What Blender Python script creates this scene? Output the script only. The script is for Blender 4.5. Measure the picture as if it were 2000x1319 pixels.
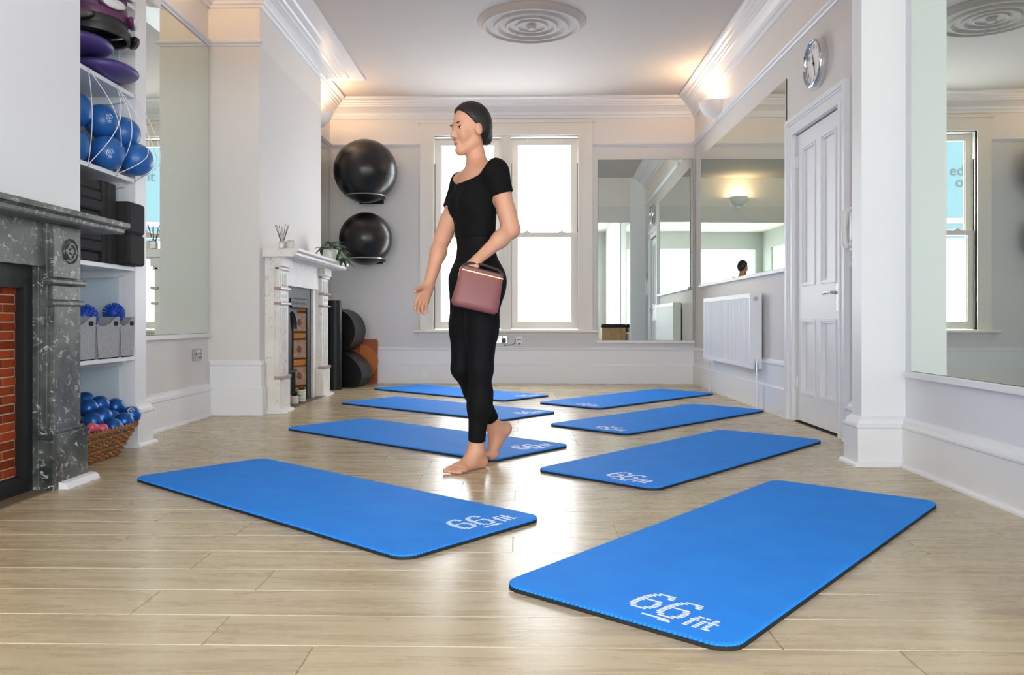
import bpy, math, random
import numpy as np
from mathutils import Vector, Matrix

for o in list(bpy.data.objects):
    bpy.data.objects.remove(o)
scene = bpy.context.scene
COL = scene.collection
R = math.radians
random.seed(7)

# ------------------------------------------------------------------ camera
cam_d = bpy.data.cameras.new('camera')
cam = bpy.data.objects.new('camera', cam_d)
COL.objects.link(cam)
cam.location = (0, 0, 0.72)
cam.rotation_euler = (R(90), 0, 0.02)
cam_d.sensor_width = 36
cam_d.lens = 28.08
cam_d.shift_x = 0.0056
cam_d.shift_y = -0.01725
cam_d.clip_start = 0.05
scene.camera = cam

# ------------------------------------------------------------------ world, exposure, daylight
scene.view_settings.view_transform = 'Standard'
scene.view_settings.look = 'None'
scene.view_settings.gamma = 1.0
scene.view_settings.use_curve_mapping = False
scene.view_settings.exposure = 0.45
try:
    scene.cycles.use_denoising = True
    scene.cycles.max_bounces = 16
    scene.cycles.diffuse_bounces = 8
    scene.cycles.glossy_bounces = 8
    scene.cycles.transparent_max_bounces = 16
    scene.cycles.sample_clamp_indirect = 6.0
except Exception:
    pass

world = bpy.data.worlds.new('overcast_sky')
scene.world = world
world.use_nodes = True
wn = world.node_tree.nodes
wn['Background'].inputs['Color'].default_value = (0.93, 0.965, 1.0, 1)
wn['Background'].inputs['Strength'].default_value = 8.5


def portal(name, loc, rot, sx, sy):
    """a sky portal filling a window opening: guides the sky light through it"""
    d = bpy.data.lights.new(name, 'AREA')
    d.shape = 'RECTANGLE'
    d.size, d.size_y = sx, sy
    d.cycles.is_portal = True
    o = bpy.data.objects.new(name, d)
    o.location, o.rotation_euler = loc, rot
    COL.objects.link(o)


portal('sky_portal_back', (-0.185, 9.30, 1.72), (R(-90), 0, 0), 1.70, 2.20)
portal('sky_portal_front', (-1.15, -4.62, 1.56), (R(90), 0, 0), 4.3, 2.35)
portal('sky_portal_left', (-3.62, -2.75, 1.56), (R(90), 0, R(-90)), 2.3, 2.35)  # fills the added left side window
portal('sky_portal_right', (1.87, -2.0, 1.56), (R(90), 0, R(90)), 3.8, 2.35)  # fills the added right side window
SCONCE_W = 9.5
SCONCE_COL = (1.0, 0.62, 0.34)

# ------------------------------------------------------------------ materials
MATS = {}


def s2l(c):
    return tuple(((x / 255) / 12.92 if x / 255 <= 0.04045 else (((x / 255) + 0.055) / 1.055) ** 2.4) for x in c)


def mat(name, rgb, rough=0.5, metal=0.0, spec=0.5, noise=None, bump=None, coat=0.0, sheen=0.0, rand=0.0, sss=0.0):
    """rgb in sRGB 0-255.  noise=(scale, rgb2, contrast)  bump=(scale, strength)"""
    if name in MATS:
        return MATS[name]
    m = bpy.data.materials.new(name)
    m.use_nodes = True
    nt = m.node_tree
    b = nt.nodes['Principled BSDF']
    b.inputs['Base Color'].default_value = (*s2l(rgb), 1)
    b.inputs['Roughness'].default_value = rough
    b.inputs['Metallic'].default_value = metal
    b.inputs['Specular IOR Level'].default_value = spec
    b.inputs['Coat Weight'].default_value = coat
    if sheen:
        b.inputs['Sheen Weight'].default_value = sheen
    if sss:
        b.inputs['Subsurface Weight'].default_value = sss
        b.inputs['Subsurface Radius'].default_value = (0.01, 0.004, 0.002)
    L = nt.links.new
    tc = nt.nodes.new('ShaderNodeTexCoord')
    vec = tc.outputs['Object']
    col = None
    if noise:
        n = nt.nodes.new('ShaderNodeTexNoise')
        n.inputs['Scale'].default_value = noise[0]
        n.inputs['Detail'].default_value = 6
        L(vec, n.inputs['Vector'])
        r = nt.nodes.new('ShaderNodeValToRGB')
        c = noise[2] if len(noise) > 2 else 0.2
        r.color_ramp.elements[0].position = 0.5 - c
        r.color_ramp.elements[1].position = 0.5 + c
        r.color_ramp.elements[0].color = (*s2l(rgb), 1)
        r.color_ramp.elements[1].color = (*s2l(noise[1]), 1)
        L(n.outputs['Fac'], r.inputs['Fac'])
        col = r.outputs['Color']
    if rand:
        oi = nt.nodes.new('ShaderNodeObjectInfo')
        hs = nt.nodes.new('ShaderNodeHueSaturation')
        mr = nt.nodes.new('ShaderNodeMapRange')
        mr.inputs['To Min'].default_value = 1 - rand
        mr.inputs['To Max'].default_value = 1 + rand
        L(oi.outputs['Random'], mr.inputs['Value'])
        L(mr.outputs['Result'], hs.inputs['Value'])
        if col:
            L(col, hs.inputs['Color'])
        else:
            hs.inputs['Color'].default_value = (*s2l(rgb), 1)
        col = hs.outputs['Color']
    if col:
        L(col, b.inputs['Base Color'])
    if bump:
        n = nt.nodes.new('ShaderNodeTexNoise')
        n.inputs['Scale'].default_value = bump[0]
        n.inputs['Detail'].default_value = 4
        L(vec, n.inputs['Vector'])
        bp = nt.nodes.new('ShaderNodeBump')
        bp.inputs['Strength'].default_value = bump[1]
        bp.inputs['Distance'].default_value = 0.01
        L(n.outputs['Fac'], bp.inputs['Height'])
        L(bp.outputs['Normal'], b.inputs['Normal'])
    MATS[name] = m
    return m


def emis(name, rgb, strength):
    m = bpy.data.materials.new(name)
    m.use_nodes = True
    nt = m.node_tree
    b = nt.nodes['Principled BSDF']
    b.inputs['Base Color'].default_value = (*rgb, 1)
    b.inputs['Emission Color'].default_value = (*rgb, 1)
    b.inputs['Emission Strength'].default_value = strength
    MATS[name] = m
    return m


def wall_paint(name, low, high, zsplit):
    """two flat paints that meet at the picture rail"""
    m = mat(name, low, 0.6, bump=(60, 0.02))
    nt = m.node_tree
    L = nt.links.new
    g = nt.nodes.new('ShaderNodeNewGeometry')
    sp = nt.nodes.new('ShaderNodeSeparateXYZ')
    L(g.outputs['Position'], sp.inputs[0])
    gt = nt.nodes.new('ShaderNodeMath')
    gt.operation = 'GREATER_THAN'
    gt.inputs[1].default_value = zsplit
    L(sp.outputs['Z'], gt.inputs[0])
    mx = nt.nodes.new('ShaderNodeMix')
    mx.data_type = 'RGBA'
    mx.inputs['A'].default_value = (*s2l(low), 1)
    mx.inputs['B'].default_value = (*s2l(high), 1)
    L(gt.outputs[0], mx.inputs['Factor'])
    L(mx.outputs['Result'], nt.nodes['Principled BSDF'].inputs['Base Color'])
    return m


def wood_floor(name):
    m = mat(name, (178, 152, 118), 0.3)
    nt = m.node_tree
    L = nt.links.new
    b = nt.nodes['Principled BSDF']
    tc = nt.nodes['Texture Coordinate']
    oi = nt.nodes.new('ShaderNodeObjectInfo')
    off = nt.nodes.new('ShaderNodeVectorMath')
    off.operation = 'MULTIPLY'
    comb = nt.nodes.new('ShaderNodeCombineXYZ')
    for i in range(3):
        L(oi.outputs['Random'], comb.inputs[i])
    L(comb.outputs[0], off.inputs[0])
    off.inputs[1].default_value = (37.0, 19.0, 11.0)
    add = nt.nodes.new('ShaderNodeVectorMath')
    add.operation = 'ADD'
    L(tc.outputs['Object'], add.inputs[0])
    L(off.outputs[0], add.inputs[1])
    mp = nt.nodes.new('ShaderNodeMapping')
    mp.inputs['Scale'].default_value = (1.1, 11.0, 11.0)
    L(add.outputs[0], mp.inputs['Vector'])
    n1 = nt.nodes.new('ShaderNodeTexNoise')
    n1.inputs['Scale'].default_value = 2.2
    n1.inputs['Detail'].default_value = 9
    n1.inputs['Roughness'].default_value = 0.62
    n1.inputs['Distortion'].default_value = 0.6
    L(mp.outputs[0], n1.inputs['Vector'])
    ramp = nt.nodes.new('ShaderNodeValToRGB')
    e = ramp.color_ramp.elements
    e[0].position, e[1].position = 0.22, 0.78
    e[0].color = (*s2l((160, 142, 110)), 1)
    e[1].color = (*s2l((201, 188, 158)), 1)
    mid = e.new(0.5)
    mid.color = (*s2l((187, 171, 140)), 1)
    L(n1.outputs['Fac'], ramp.inputs['Fac'])
    # broad tone from board to board
    mr = nt.nodes.new('ShaderNodeMapRange')
    mr.inputs['To Min'].default_value = 0.95
    mr.inputs['To Max'].default_value = 1.05
    L(oi.outputs['Random'], mr.inputs['Value'])
    hs = nt.nodes.new('ShaderNodeHueSaturation')
    L(ramp.outputs['Color'], hs.inputs['Color'])
    L(mr.outputs['Result'], hs.inputs['Value'])
    L(hs.outputs['Color'], b.inputs['Base Color'])
    mr2 = nt.nodes.new('ShaderNodeMapRange')
    mr2.inputs['To Min'].default_value = 0.20
    mr2.inputs['To Max'].default_value = 0.36
    L(n1.outputs['Fac'], mr2.inputs['Value'])
    L(mr2.outputs['Result'], b.inputs['Roughness'])
    mp2 = nt.nodes.new('ShaderNodeMapping')
    mp2.inputs['Scale'].default_value = (1.0, 60.0, 60.0)
    L(add.outputs[0], mp2.inputs['Vector'])
    n2 = nt.nodes.new('ShaderNodeTexNoise')
    n2.inputs['Scale'].default_value = 2.0
    n2.inputs['Detail'].default_value = 3
    L(mp2.outputs[0], n2.inputs['Vector'])
    bp = nt.nodes.new('ShaderNodeBump')
    bp.inputs['Strength'].default_value = 0.07
    bp.inputs['Distance'].default_value = 0.004
    L(n2.outputs['Fac'], bp.inputs['Height'])
    L(bp.outputs['Normal'], b.inputs['Normal'])
    return m


def marble(name, base, vein, dark, scale, rough):
    m = mat(name, base, rough)
    nt = m.node_tree
    L = nt.links.new
    b = nt.nodes['Principled BSDF']
    g = nt.nodes.new('ShaderNodeNewGeometry')
    n = nt.nodes.new('ShaderNodeTexNoise')
    n.inputs['Scale'].default_value = scale * 0.6
    n.inputs['Detail'].default_value = 8
    L(g.outputs['Position'], n.inputs['Vector'])
    r0 = nt.nodes.new('ShaderNodeValToRGB')
    r0.color_ramp.elements[0].position = 0.35
    r0.color_ramp.elements[1].position = 0.65
    r0.color_ramp.elements[0].color = (*s2l(dark), 1)
    r0.color_ramp.elements[1].color = (*s2l(base), 1)
    L(n.outputs['Fac'], r0.inputs['Fac'])
    # thin broken veins: where a distorted noise crosses its middle
    n2 = nt.nodes.new('ShaderNodeTexNoise')
    n2.inputs['Scale'].default_value = scale
    n2.inputs['Detail'].default_value = 5
    n2.inputs['Distortion'].default_value = 1.6
    L(g.outputs['Position'], n2.inputs['Vector'])
    r = nt.nodes.new('ShaderNodeValToRGB')
    e = r.color_ramp.elements
    e[0].position, e[1].position = 0.475, 0.525
    e[0].color = (0, 0, 0, 1)
    e[1].color = (0, 0, 0, 1)
    md = e.new(0.5)
    md.color = (1, 1, 1, 1)
    L(n2.outputs['Fac'], r.inputs['Fac'])
    n3 = nt.nodes.new('ShaderNodeTexNoise')
    n3.inputs['Scale'].default_value = scale * 1.7
    n3.inputs['Detail'].default_value = 3
    L(g.outputs['Position'], n3.inputs['Vector'])
    r3 = nt.nodes.new('ShaderNodeValToRGB')
    r3.color_ramp.elements[0].position = 0.47
    r3.color_ramp.elements[1].position = 0.60
    L(n3.outputs['Fac'], r3.inputs['Fac'])
    mu = nt.nodes.new('ShaderNodeMath')
    mu.operation = 'MULTIPLY'
    L(r.outputs['Color'], mu.inputs[0])
    L(r3.outputs['Color'], mu.inputs[1])
    mx = nt.nodes.new('ShaderNodeMix')
    mx.data_type = 'RGBA'
    mx.inputs['B'].default_value = (*s2l(vein), 1)
    L(mu.outputs[0], mx.inputs['Factor'])
    L(r0.outputs['Color'], mx.inputs['A'])
    L(mx.outputs['Result'], b.inputs['Base Color'])
    return m


def glass_pane(name):
    m = bpy.data.materials.new(name)
    m.use_nodes = True
    nt = m.node_tree
    nt.nodes.clear()
    out = nt.nodes.new('ShaderNodeOutputMaterial')
    t = nt.nodes.new('ShaderNodeBsdfTransparent')
    g = nt.nodes.new('ShaderNodeBsdfGlossy')
    g.inputs['Roughness'].default_value = 0.02
    mx = nt.nodes.new('ShaderNodeMixShader')
    mx.inputs[0].default_value = 0.06
    nt.links.new(t.outputs[0], mx.inputs[1])
    nt.links.new(g.outputs[0], mx.inputs[2])
    nt.links.new(mx.outputs[0], out.inputs[0])
    MATS[name] = m
    return m


WALL = wall_paint('wall_paint', (215, 213, 211), (226, 222, 218), 2.70)
WALL_L = wall_paint('wall_paint_left', (217, 215, 213), (226, 222, 218), 2.80)
WHITE = mat('white_gloss_paint', (229, 231, 234), 0.4)
SASHW = mat('greige_window_paint', (226, 221, 212), 0.45)
CEIL = mat('ceiling_paint', (198, 193, 189), 0.8)
FRONTW = mat('front_room_grey_paint', (158, 161, 160), 0.7)
COOLW = mat('cool_wall_paint', (221, 224, 230), 0.6)
BLUEW = mat('pale_blue_paint', (200, 216, 224), 0.6)
PLANK = wood_floor('oak_plank')
MIRROR = mat('mirror_glass', (222, 230, 222), 0.0, 1.0)
CHROME = mat('chrome', (225, 225, 228), 0.08, 1.0)
STEEL = mat('brushed_steel', (190, 190, 192), 0.3, 1.0)
BLACK = mat('black_plastic', (22, 22, 24), 0.4)
DARKGAP = mat('dark_recess', (18, 15, 13), 0.9)
GLASS = glass_pane('window_glass')
WPLASTIC = mat('white_plastic', (236, 235, 232), 0.35)
BMARBLE = marble('black_marble', (94, 98, 95), (206, 206, 198), (40, 46, 46), 13, 0.28)
WMARBLE = marble('white_marble', (232, 230, 224), (186, 182, 176), (222, 217, 210), 9, 0.5)
PMARBLE = mat('mauve_marble', (168, 148, 140), 0.3)
IRON = mat('cast_iron', (18, 19, 20), 0.55, 0.0, bump=(40, 0.2))
BRICK = mat('red_brick', (122, 44, 24), 0.8, noise=(14, (152, 64, 26), 0.25), rand=0.42, spec=0.2, bump=(120, 0.3))
MORTAR = mat('mortar', (186, 164, 136), 0.9, bump=(150, 0.3))
MATBLUE = mat('mat_blue_foam', (42, 142, 242), 0.7, noise=(7, (38, 132, 235), 0.25), bump=(900, 0.05), spec=0.12)
MATBLACK = mat('mat_black_foam', (26, 28, 32), 0.7)
PRINT = mat('white_print', (232, 238, 246), 0.5)
RUBBER = mat('black_rubber_vinyl', (24, 22, 22), 0.28, spec=0.45)
BFOAM = mat('black_foam', (34, 34, 36), 0.85, bump=(200, 0.25))
BLEATHER = mat('black_vinyl', (16, 16, 17), 0.4, spec=0.35)
RUST = mat('rust_board', (158, 78, 34), 0.5)
ORANGE = mat('tan_leather', (190, 104, 34), 0.5)
SOFTBLUE = mat('soft_ball_blue', (36, 98, 170), 0.33)
METBLUE = mat('metallic_ball_blue', (34, 92, 166), 0.3, 0.55)
PINK = mat('pink_rubber', (206, 84, 110), 0.3)
PURPLE = mat('purple_vinyl', (74, 60, 122), 0.45)
PLUM = mat('plum_plastic', (92, 48, 84), 0.4)
OFFW = mat('off_white_pad', (206, 208, 202), 0.5)
FELT = mat('grey_felt', (150, 153, 158), 0.95, noise=(60, (186, 188, 192), 0.3), bump=(250, 0.5))
SPIKE = mat('spiky_blue_rubber', (22, 72, 178), 0.35)
WICKER = mat('wicker', (150, 102, 52), 0.5, noise=(30, (108, 66, 28), 0.3))
LEAF = mat('leaf_green', (58, 98, 40), 0.4, noise=(12, (38, 72, 30), 0.3))
DLEAF = mat('leaf_dark_green', (34, 62, 36), 0.4)
SOIL = mat('soil', (60, 42, 30), 0.9)
CERAMIC = mat('white_ceramic', (232, 230, 226), 0.3)
CORD = mat('white_cord', (235, 235, 236), 0.6)
GOLD = mat('gold_glaze', (196, 128, 28), 0.25, bump=(60, 0.6))
TILE = mat('beige_tile', (190, 158, 128), 0.35, noise=(28, (160, 120, 92), 0.2), bump=(45, 0.5))
TILEFLOWER = mat('tile_flower', (132, 78, 54), 0.35)
TILERED = mat('tile_oxblood', (94, 34, 20), 0.35)
REED = mat('reed_stick', (30, 24, 22), 0.7)
PINE = mat('pine', (206, 172, 124), 0.5, noise=(8, (186, 146, 96), 0.3))
CUSHION = mat('black_cushion', (28, 28, 30), 0.6)
SHADE = mat('plaster_sconce', (238, 236, 234), 0.6)
BULB = emis('bulb_glow', (1.0, 0.74, 0.45), 60)
SKIN = mat('skin', (208, 154, 126), 0.5, sss=0.12)
CLOTH = mat('black_jersey', (11, 11, 13), 0.85, spec=0.2)
LEGG = mat('black_legging', (10, 10, 12), 0.75, spec=0.2)
HAIR = mat('dark_hair', (22, 16, 14), 0.45, bump=(90, 0.4))
MAUVE = mat('mauve_leather', (134, 80, 80), 0.45)
LIP = mat('lips', (190, 106, 98), 0.4)
EYEW = mat('eye_white', (236, 232, 228), 0.2)
IRIS = mat('eye_iris', (52, 36, 26), 0.2)
NAIL = mat('nail', (236, 190, 170), 0.25)
ADBLUE = mat('film_blue', (48, 76, 84), 0.6)
ADTEXT = mat('film_grey', (30, 42, 46), 0.6)

# ------------------------------------------------------------------ mesh helpers


class MB:
    def __init__(s):
        s.v = []
        s.f = []

    def add(s, vs, fs):
        o = len(s.v)
        s.v.extend([tuple(x) for x in vs])
        s.f.extend([tuple(i + o for i in f) for f in fs])
        return s

    def box(s, x0, x1, y0, y1, z0, z1):
        return s.add([(x0, y0, z0), (x1, y0, z0), (x1, y1, z0), (x0, y1, z0), (x0, y0, z1), (x1, y0, z1), (x1, y1, z1), (x0, y1, z1)],
                     [(0, 3, 2, 1), (4, 5, 6, 7), (0, 1, 5, 4), (1, 2, 6, 5), (2, 3, 7, 6), (3, 0, 4, 7)])

    def cbox(s, x0, x1, y0, y1, z0, z1, c):
        """box with a chamfer c on every edge"""
        vs, idx = [], {}
        X, Y, Z = (x0, x1), (y0, y1), (z0, z1)
        for i in (0, 1):
            for j in (0, 1):
                for k in (0, 1):
                    px, py, pz = X[i], Y[j], Z[k]
                    sx, sy, sz = (c, -c)[i], (c, -c)[j], (c, -c)[k]
                    for ax, p in enumerate(((px, py + sy, pz + sz), (px + sx, py, pz + sz), (px + sx, py + sy, pz))):
                        idx[(i, j, k, ax)] = len(vs)
                        vs.append(p)
        F = []
        for ax in range(3):
            o = [a for a in range(3) if a != ax]
            for sd in (0, 1):
                q = []
                for (a, b) in ((0, 0), (1, 0), (1, 1), (0, 1)):
                    key = [0, 0, 0]
                    key[ax] = sd
                    key[o[0]] = a
                    key[o[1]] = b
                    q.append(idx[(*key, ax)])
                F.append(q if (sd == 1) != (ax == 1) else q[::-1])
        for ax in range(3):
            o = [a for a in range(3) if a != ax]
            for a in (0, 1):
                for b in (0, 1):
                    k0, k1 = [0, 0, 0], [0, 0, 0]
                    k0[ax], k1[ax] = 0, 1
                    for k in (k0, k1):
                        k[o[0]], k[o[1]] = a, b
                    F.append([idx[(*k0, o[0])], idx[(*k1, o[0])], idx[(*k1, o[1])], idx[(*k0, o[1])]])
        for i in (0, 1):
            for j in (0, 1):
                for k in (0, 1):
                    F.append([idx[(i, j, k, 0)], idx[(i, j, k, 1)], idx[(i, j, k, 2)]])
        return s.add(vs, F)

    def lathe(s, prof, cx=0, cy=0, cz=0, n=32, axis='z', arc=(0, 2 * math.pi)):
        full = abs(arc[1] - arc[0] - 2 * math.pi) < 1e-6
        m = n if full else n + 1
        vs, fs = [], []
        for i in range(m):
            a = arc[0] + (arc[1] - arc[0]) * i / n
            ca, sa = math.cos(a), math.sin(a)
            for (r, h) in prof:
                if axis == 'z':
                    vs.append((cx + r * ca, cy + r * sa, cz + h))
                elif axis == 'y':
                    vs.append((cx + r * ca, cy + h, cz + r * sa))
                else:
                    vs.append((cx + h, cy + r * ca, cz + r * sa))
        k = len(prof)
        for i in range(n):
            j = (i + 1) % m
            for p in range(k - 1):
                fs.append((i * k + p, j * k + p, j * k + p + 1, i * k + p + 1))
        return s.add(vs, fs)

    def cyl(s, p0, p1, r, r1=None, n=12, caps=True):
        return s.tube([p0, p1], r if r1 is None else [r, r1], n, caps)

    def tube(s, pts, r, n=8, caps=True, closed=False):
        P = [Vector(p) for p in pts]
        m = len(P)
        rr = r if isinstance(r, (list, tuple)) else [r] * m
        vs, fs = [], []
        ref = None
        for i in range(m):
            if closed:
                t = (P[(i + 1) % m] - P[i - 1])
            else:
                t = (P[min(i + 1, m - 1)] - P[max(i - 1, 0)])
            t.normalize()
            if ref is None:
                ref = Vector((0, 0, 1)) if abs(t.z) < 0.9 else Vector((1, 0, 0))
            u = ref - t * ref.dot(t)
            if u.length < 1e-5:
                u = Vector((1, 0, 0)) - t * t.x
            u.normalize()
            w = t.cross(u)
            ref = u
            for k in range(n):
                a = 2 * math.pi * k / n
                vs.append(P[i] + (u * math.cos(a) + w * math.sin(a)) * rr[i])
        for i in range(m if closed else m - 1):
            j = (i + 1) % m
            for k in range(n):
                fs.append((i * n + k, i * n + (k + 1) % n, j * n + (k + 1) % n, j * n + k))
        if caps and not closed:
            fs.append(tuple(range(n))[::-1])
            fs.append(tuple((m - 1) * n + k for k in range(n)))
        return s.add(vs, fs)

    def prism(s, poly, d0, d1, plane='xz'):
        """closed polygon extruded between d0 and d1 along the missing axis"""
        n = len(poly)

        def mk(a, b, d):
            return {'xz': (a, d, b), 'xy': (a, b, d), 'yz': (d, a, b)}[plane]
        vs = [mk(a, b, d0) for a, b in poly] + [mk(a, b, d1) for a, b in poly]
        fs = [tuple(range(n))[::-1], tuple(range(n, 2 * n))]
        for i in range(n):
            j = (i + 1) % n
            fs.append((i, j, n + j, n + i))
        return s.add(vs, fs)

    def frame(s, x0, x1, z0, z1, t, y0, y1, t2=None):
        """mitred picture frame in the xz plane, members t wide, from y0 (front) to y1"""
        t2 = t if t2 is None else t2
        o = [(x0, z0), (x1, z0), (x1, z1), (x0, z1)]
        i = [(x0 + t, z0 + t2), (x1 - t, z0 + t2), (x1 - t, z1 - t2), (x0 + t, z1 - t2)]
        vs = [(a, y0, b) for a, b in o] + [(a, y0, b) for a, b in i] + [(a, y1, b) for a, b in o] + [(a, y1, b) for a, b in i]
        fs = []
        for k in range(4):
            j = (k + 1) % 4
            fs += [(k, j, 4 + j, 4 + k), (8 + k, 12 + k, 12 + j, 8 + j), (k, 8 + k, 8 + j, j), (4 + k, 4 + j, 12 + j, 12 + k)]
        return s.add(vs, fs)

    def ell(s, c, r, n=24, m=14, rot=None):
        vs, fs = [], []
        for i in range(m + 1):
            th = math.pi * i / m
            for k in range(n):
                a = 2 * math.pi * k / n
                p = Vector((r[0] * math.sin(th) * math.cos(a), r[1] * math.sin(th) * math.sin(a), r[2] * math.cos(th)))
                if rot is not None:
                    p = rot @ p
                vs.append((c[0] + p.x, c[1] + p.y, c[2] + p.z))
        for i in range(m):
            for k in range(n):
                fs.append((i * n + k, (i + 1) * n + k, (i + 1) * n + (k + 1) % n, i * n + (k + 1) % n))
        return s.add(vs, fs)

    def mesh(s, name, material, smooth=False):
        me = bpy.data.meshes.new(name)
        me.from_pydata(s.v, [], s.f)
        me.update()
        import bmesh
        bm = bmesh.new()
        bm.from_mesh(me)
        if smooth:
            bmesh.ops.remove_doubles(bm, verts=bm.verts, dist=1e-6)
        bmesh.ops.recalc_face_normals(bm, faces=bm.faces)
        bm.to_mesh(me)
        bm.free()
        if material is not None:
            me.materials.append(material)
        if smooth:
            for p in me.polygons:
                p.use_smooth = True
            try:
                me.set_sharp_from_angle(angle=R(smooth if smooth is not True else 40))
            except Exception:
                pass
        return me

    def build(s, name, material, parent=None, smooth=False, loc=None, rz=0.0, label=None):
        o = bpy.data.objects.new(name, s.mesh(name, material, smooth))
        COL.objects.link(o)
        if parent is not None:
            o.parent = parent
        if loc is not None:
            o.location = loc
        if rz:
            o.rotation_euler = (0, 0, rz)
        if label:
            o['label'] = label
        return o


def tag(o, label, cat, group=None, kind=None):
    o['label'] = label
    o['category'] = cat
    if group:
        o['group'] = group
    if kind:
        o['kind'] = kind
    return o


def thing(name, label, cat, loc=(0, 0, 0), rz=0.0, group=None):
    o = bpy.data.objects.new(name, None)
    o.empty_display_size = 0.05
    COL.objects.link(o)
    o.location = loc
    o.rotation_euler = (0, 0, rz)
    return tag(o, label, cat, group)


def struct(o, label, cat):
    return tag(o, label, cat, None, 'structure')


def copy_tree(o, parent=None):
    c = o.copy()
    COL.objects.link(c)
    c.parent = parent
    for ch in o.children:
        copy_tree(ch, c)
    return c


def obj_copy(name, me, parent, loc, rz=0.0):
    o = bpy.data.objects.new(name, me)
    COL.objects.link(o)
    o.parent = parent
    o.location = loc
    if rz:
        o.rotation_euler = (0, 0, rz)
    return o


def molding(name, path, prof, material, label, cat='trim', seg=None):
    """sweeps prof [(offset into room, z)] along plan path with mitred corners; room is on the left of travel"""
    P = [Vector((x, y)) for x, y in path]
    n = len(P)
    rings = []
    for i in range(n):
        dirs = []
        if i > 0:
            dirs.append((P[i] - P[i - 1]).normalized())
        if i < n - 1:
            dirs.append((P[i + 1] - P[i]).normalized())
        ns = [Vector((-d.y, d.x)) for d in dirs]
        if len(ns) == 2:
            b = ns[0] + ns[1]
            b = b / max(1e-6, b.dot(ns[0]))
        else:
            b = ns[0]
        rings.append([(P[i].x + b.x * o, P[i].y + b.y * o, z) for o, z in prof])
    mb = MB()
    k = len(prof)
    rng = seg or (0, n - 1)
    vs = [p for r in rings[rng[0]:rng[1] + 1] for p in r]
    fs = []
    c = rng[1] - rng[0] + 1
    for i in range(c - 1):
        for p in range(k):
            q = (p + 1) % k
            fs.append((i * k + p, (i + 1) * k + p, (i + 1) * k + q, i * k + q))
    fs.append(tuple(range(k)))
    fs.append(tuple((c - 1) * k + p for p in range(k)))
    mb.add(vs, fs)
    return struct(mb.build(name, material), label, cat)


def arc_pts(cx, cz, r, a0, a1, n):
    return [(cx + r * math.cos(R(a0 + (a1 - a0) * i / n)), cz + r * math.sin(R(a0 + (a1 - a0) * i / n))) for i in range(n + 1)]


def rrect(x0, x1, y0, y1, r, n=6):
    p = []
    for cx, cy, a in ((x1 - r, y0 + r, -90), (x1 - r, y1 - r, 0), (x0 + r, y1 - r, 90), (x0 + r, y0 + r, 180)):
        p += arc_pts(cx, cy, r, a, a + 90, n)
    return p

# ------------------------------------------------------------------ room shell
XR, XRN, YB, CZ = 1.945, 1.89, 9.05, 3.20
XL, XA, XB2, XF, XB1 = -2.375, -2.60, -1.985, -2.19, -2.12

floor = struct(MB().box(-3.75, 2.1, -4.75, 9.28, -0.08, -0.003).build('floor', PLANK), 'light oak plank floor running across the studio', 'floor')
PW, PL = 0.1785, 1.28
plank_meshes = {}


def plank_mesh(L):
    L = round(L, 2)
    if L not in plank_meshes:
        g, c = 0.0008, 0.0014
        mb = MB()
        x0, x1, y0, y1 = g, L - g, g, PW - g
        mb.add([(x0, y0, -0.004), (x1, y0, -0.004), (x1, y1, -0.004), (x0, y1, -0.004),
                (x0 + c, y0 + c, 0), (x1 - c, y0 + c, 0), (x1 - c, y1 - c, 0), (x0 + c, y1 - c, 0)],
               [(0, 3, 2, 1), (4, 5, 6, 7), (0, 1, 5, 4), (1, 2, 6, 5), (2, 3, 7, 6), (3, 0, 4, 7)])
        plank_meshes[L] = mb.mesh('plank', PLANK)
    return plank_meshes[L]


row = 0
y = -0.03
while y < YB - 0.01:
    xs0, xs1 = -2.59, 1.93
    x = xs0
    first = [0.35, 0.85, 1.28, 0.6, 1.05][(row * 2 + (row // 3)) % 5]
    while x < xs1 - 0.02:
        L = min(first if x == xs0 else PL, xs1 - x)
        if L > 0.05:
            obj_copy('plank', plank_mesh(L), floor, (x, y, 0))
        x += L
    y += PW
    row += 1

struct(MB().box(-3.75, 2.1, -4.75, 9.28, CZ, CZ + 0.1).build('ceiling', CEIL), 'white plaster ceiling', 'ceiling')

WX0, WX1, WZ0, WZ1 = -1.05, 0.68, 0.60, 2.85
mb = MB()
mb.box(-2.75, WX0, YB, YB + 0.25, 0, CZ).box(WX1, 2.1, YB, YB + 0.25, 0, CZ)
mb.box(WX0, WX1, YB, YB + 0.25, 0, WZ0).box(WX0, WX1, YB, YB + 0.25, WZ1, CZ)
struct(mb.build('wall_back', WALL), 'pale lilac-grey end wall with the sash windows', 'wall')

DY0, DY1, DZ = 4.911, 5.735, 2.035
mb = MB()
mb.box(XR, 2.05, 4.05, DY0, 0, CZ).box(XR, 2.05, DY1, YB + 0.2, 0, CZ).box(XR, 2.05, DY0, DY1, DZ, CZ)
mb.box(2.03, 2.10, DY0 - 0.05, DY1 + 0.05, 0, DZ + 0.05)
struct(mb.build('wall_right', WALL), 'pale grey side wall with the panelled door', 'wall')
FX0, FX1, FZ0, FZ1 = -3.3, 1.0, 0.40, 2.72
struct(MB().prism([(1.8935, 3.99), (2.1, 3.99), (2.1, 0.5), (1.813, 0.5)], 0, CZ, 'xy').box(1.80, 1.95, -4.75, 0.5, 0, FZ0).box(1.80, 1.95, -4.75, 0.5, FZ1, CZ).box(1.80, 1.95, -4.75, -3.9, FZ0, FZ1).box(1.80, 1.95, -0.1, 0.5, FZ0, FZ1).build('wall_right_front', COOLW), 'pale grey wall behind the large mirror at the right edge', 'wall')
mb = MB().box(1.678, 2.1, 3.985, 4.10, 0, CZ)
struct(mb.build('wall_pier', WHITE), 'narrow white wall pier beside the door', 'wall')
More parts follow.
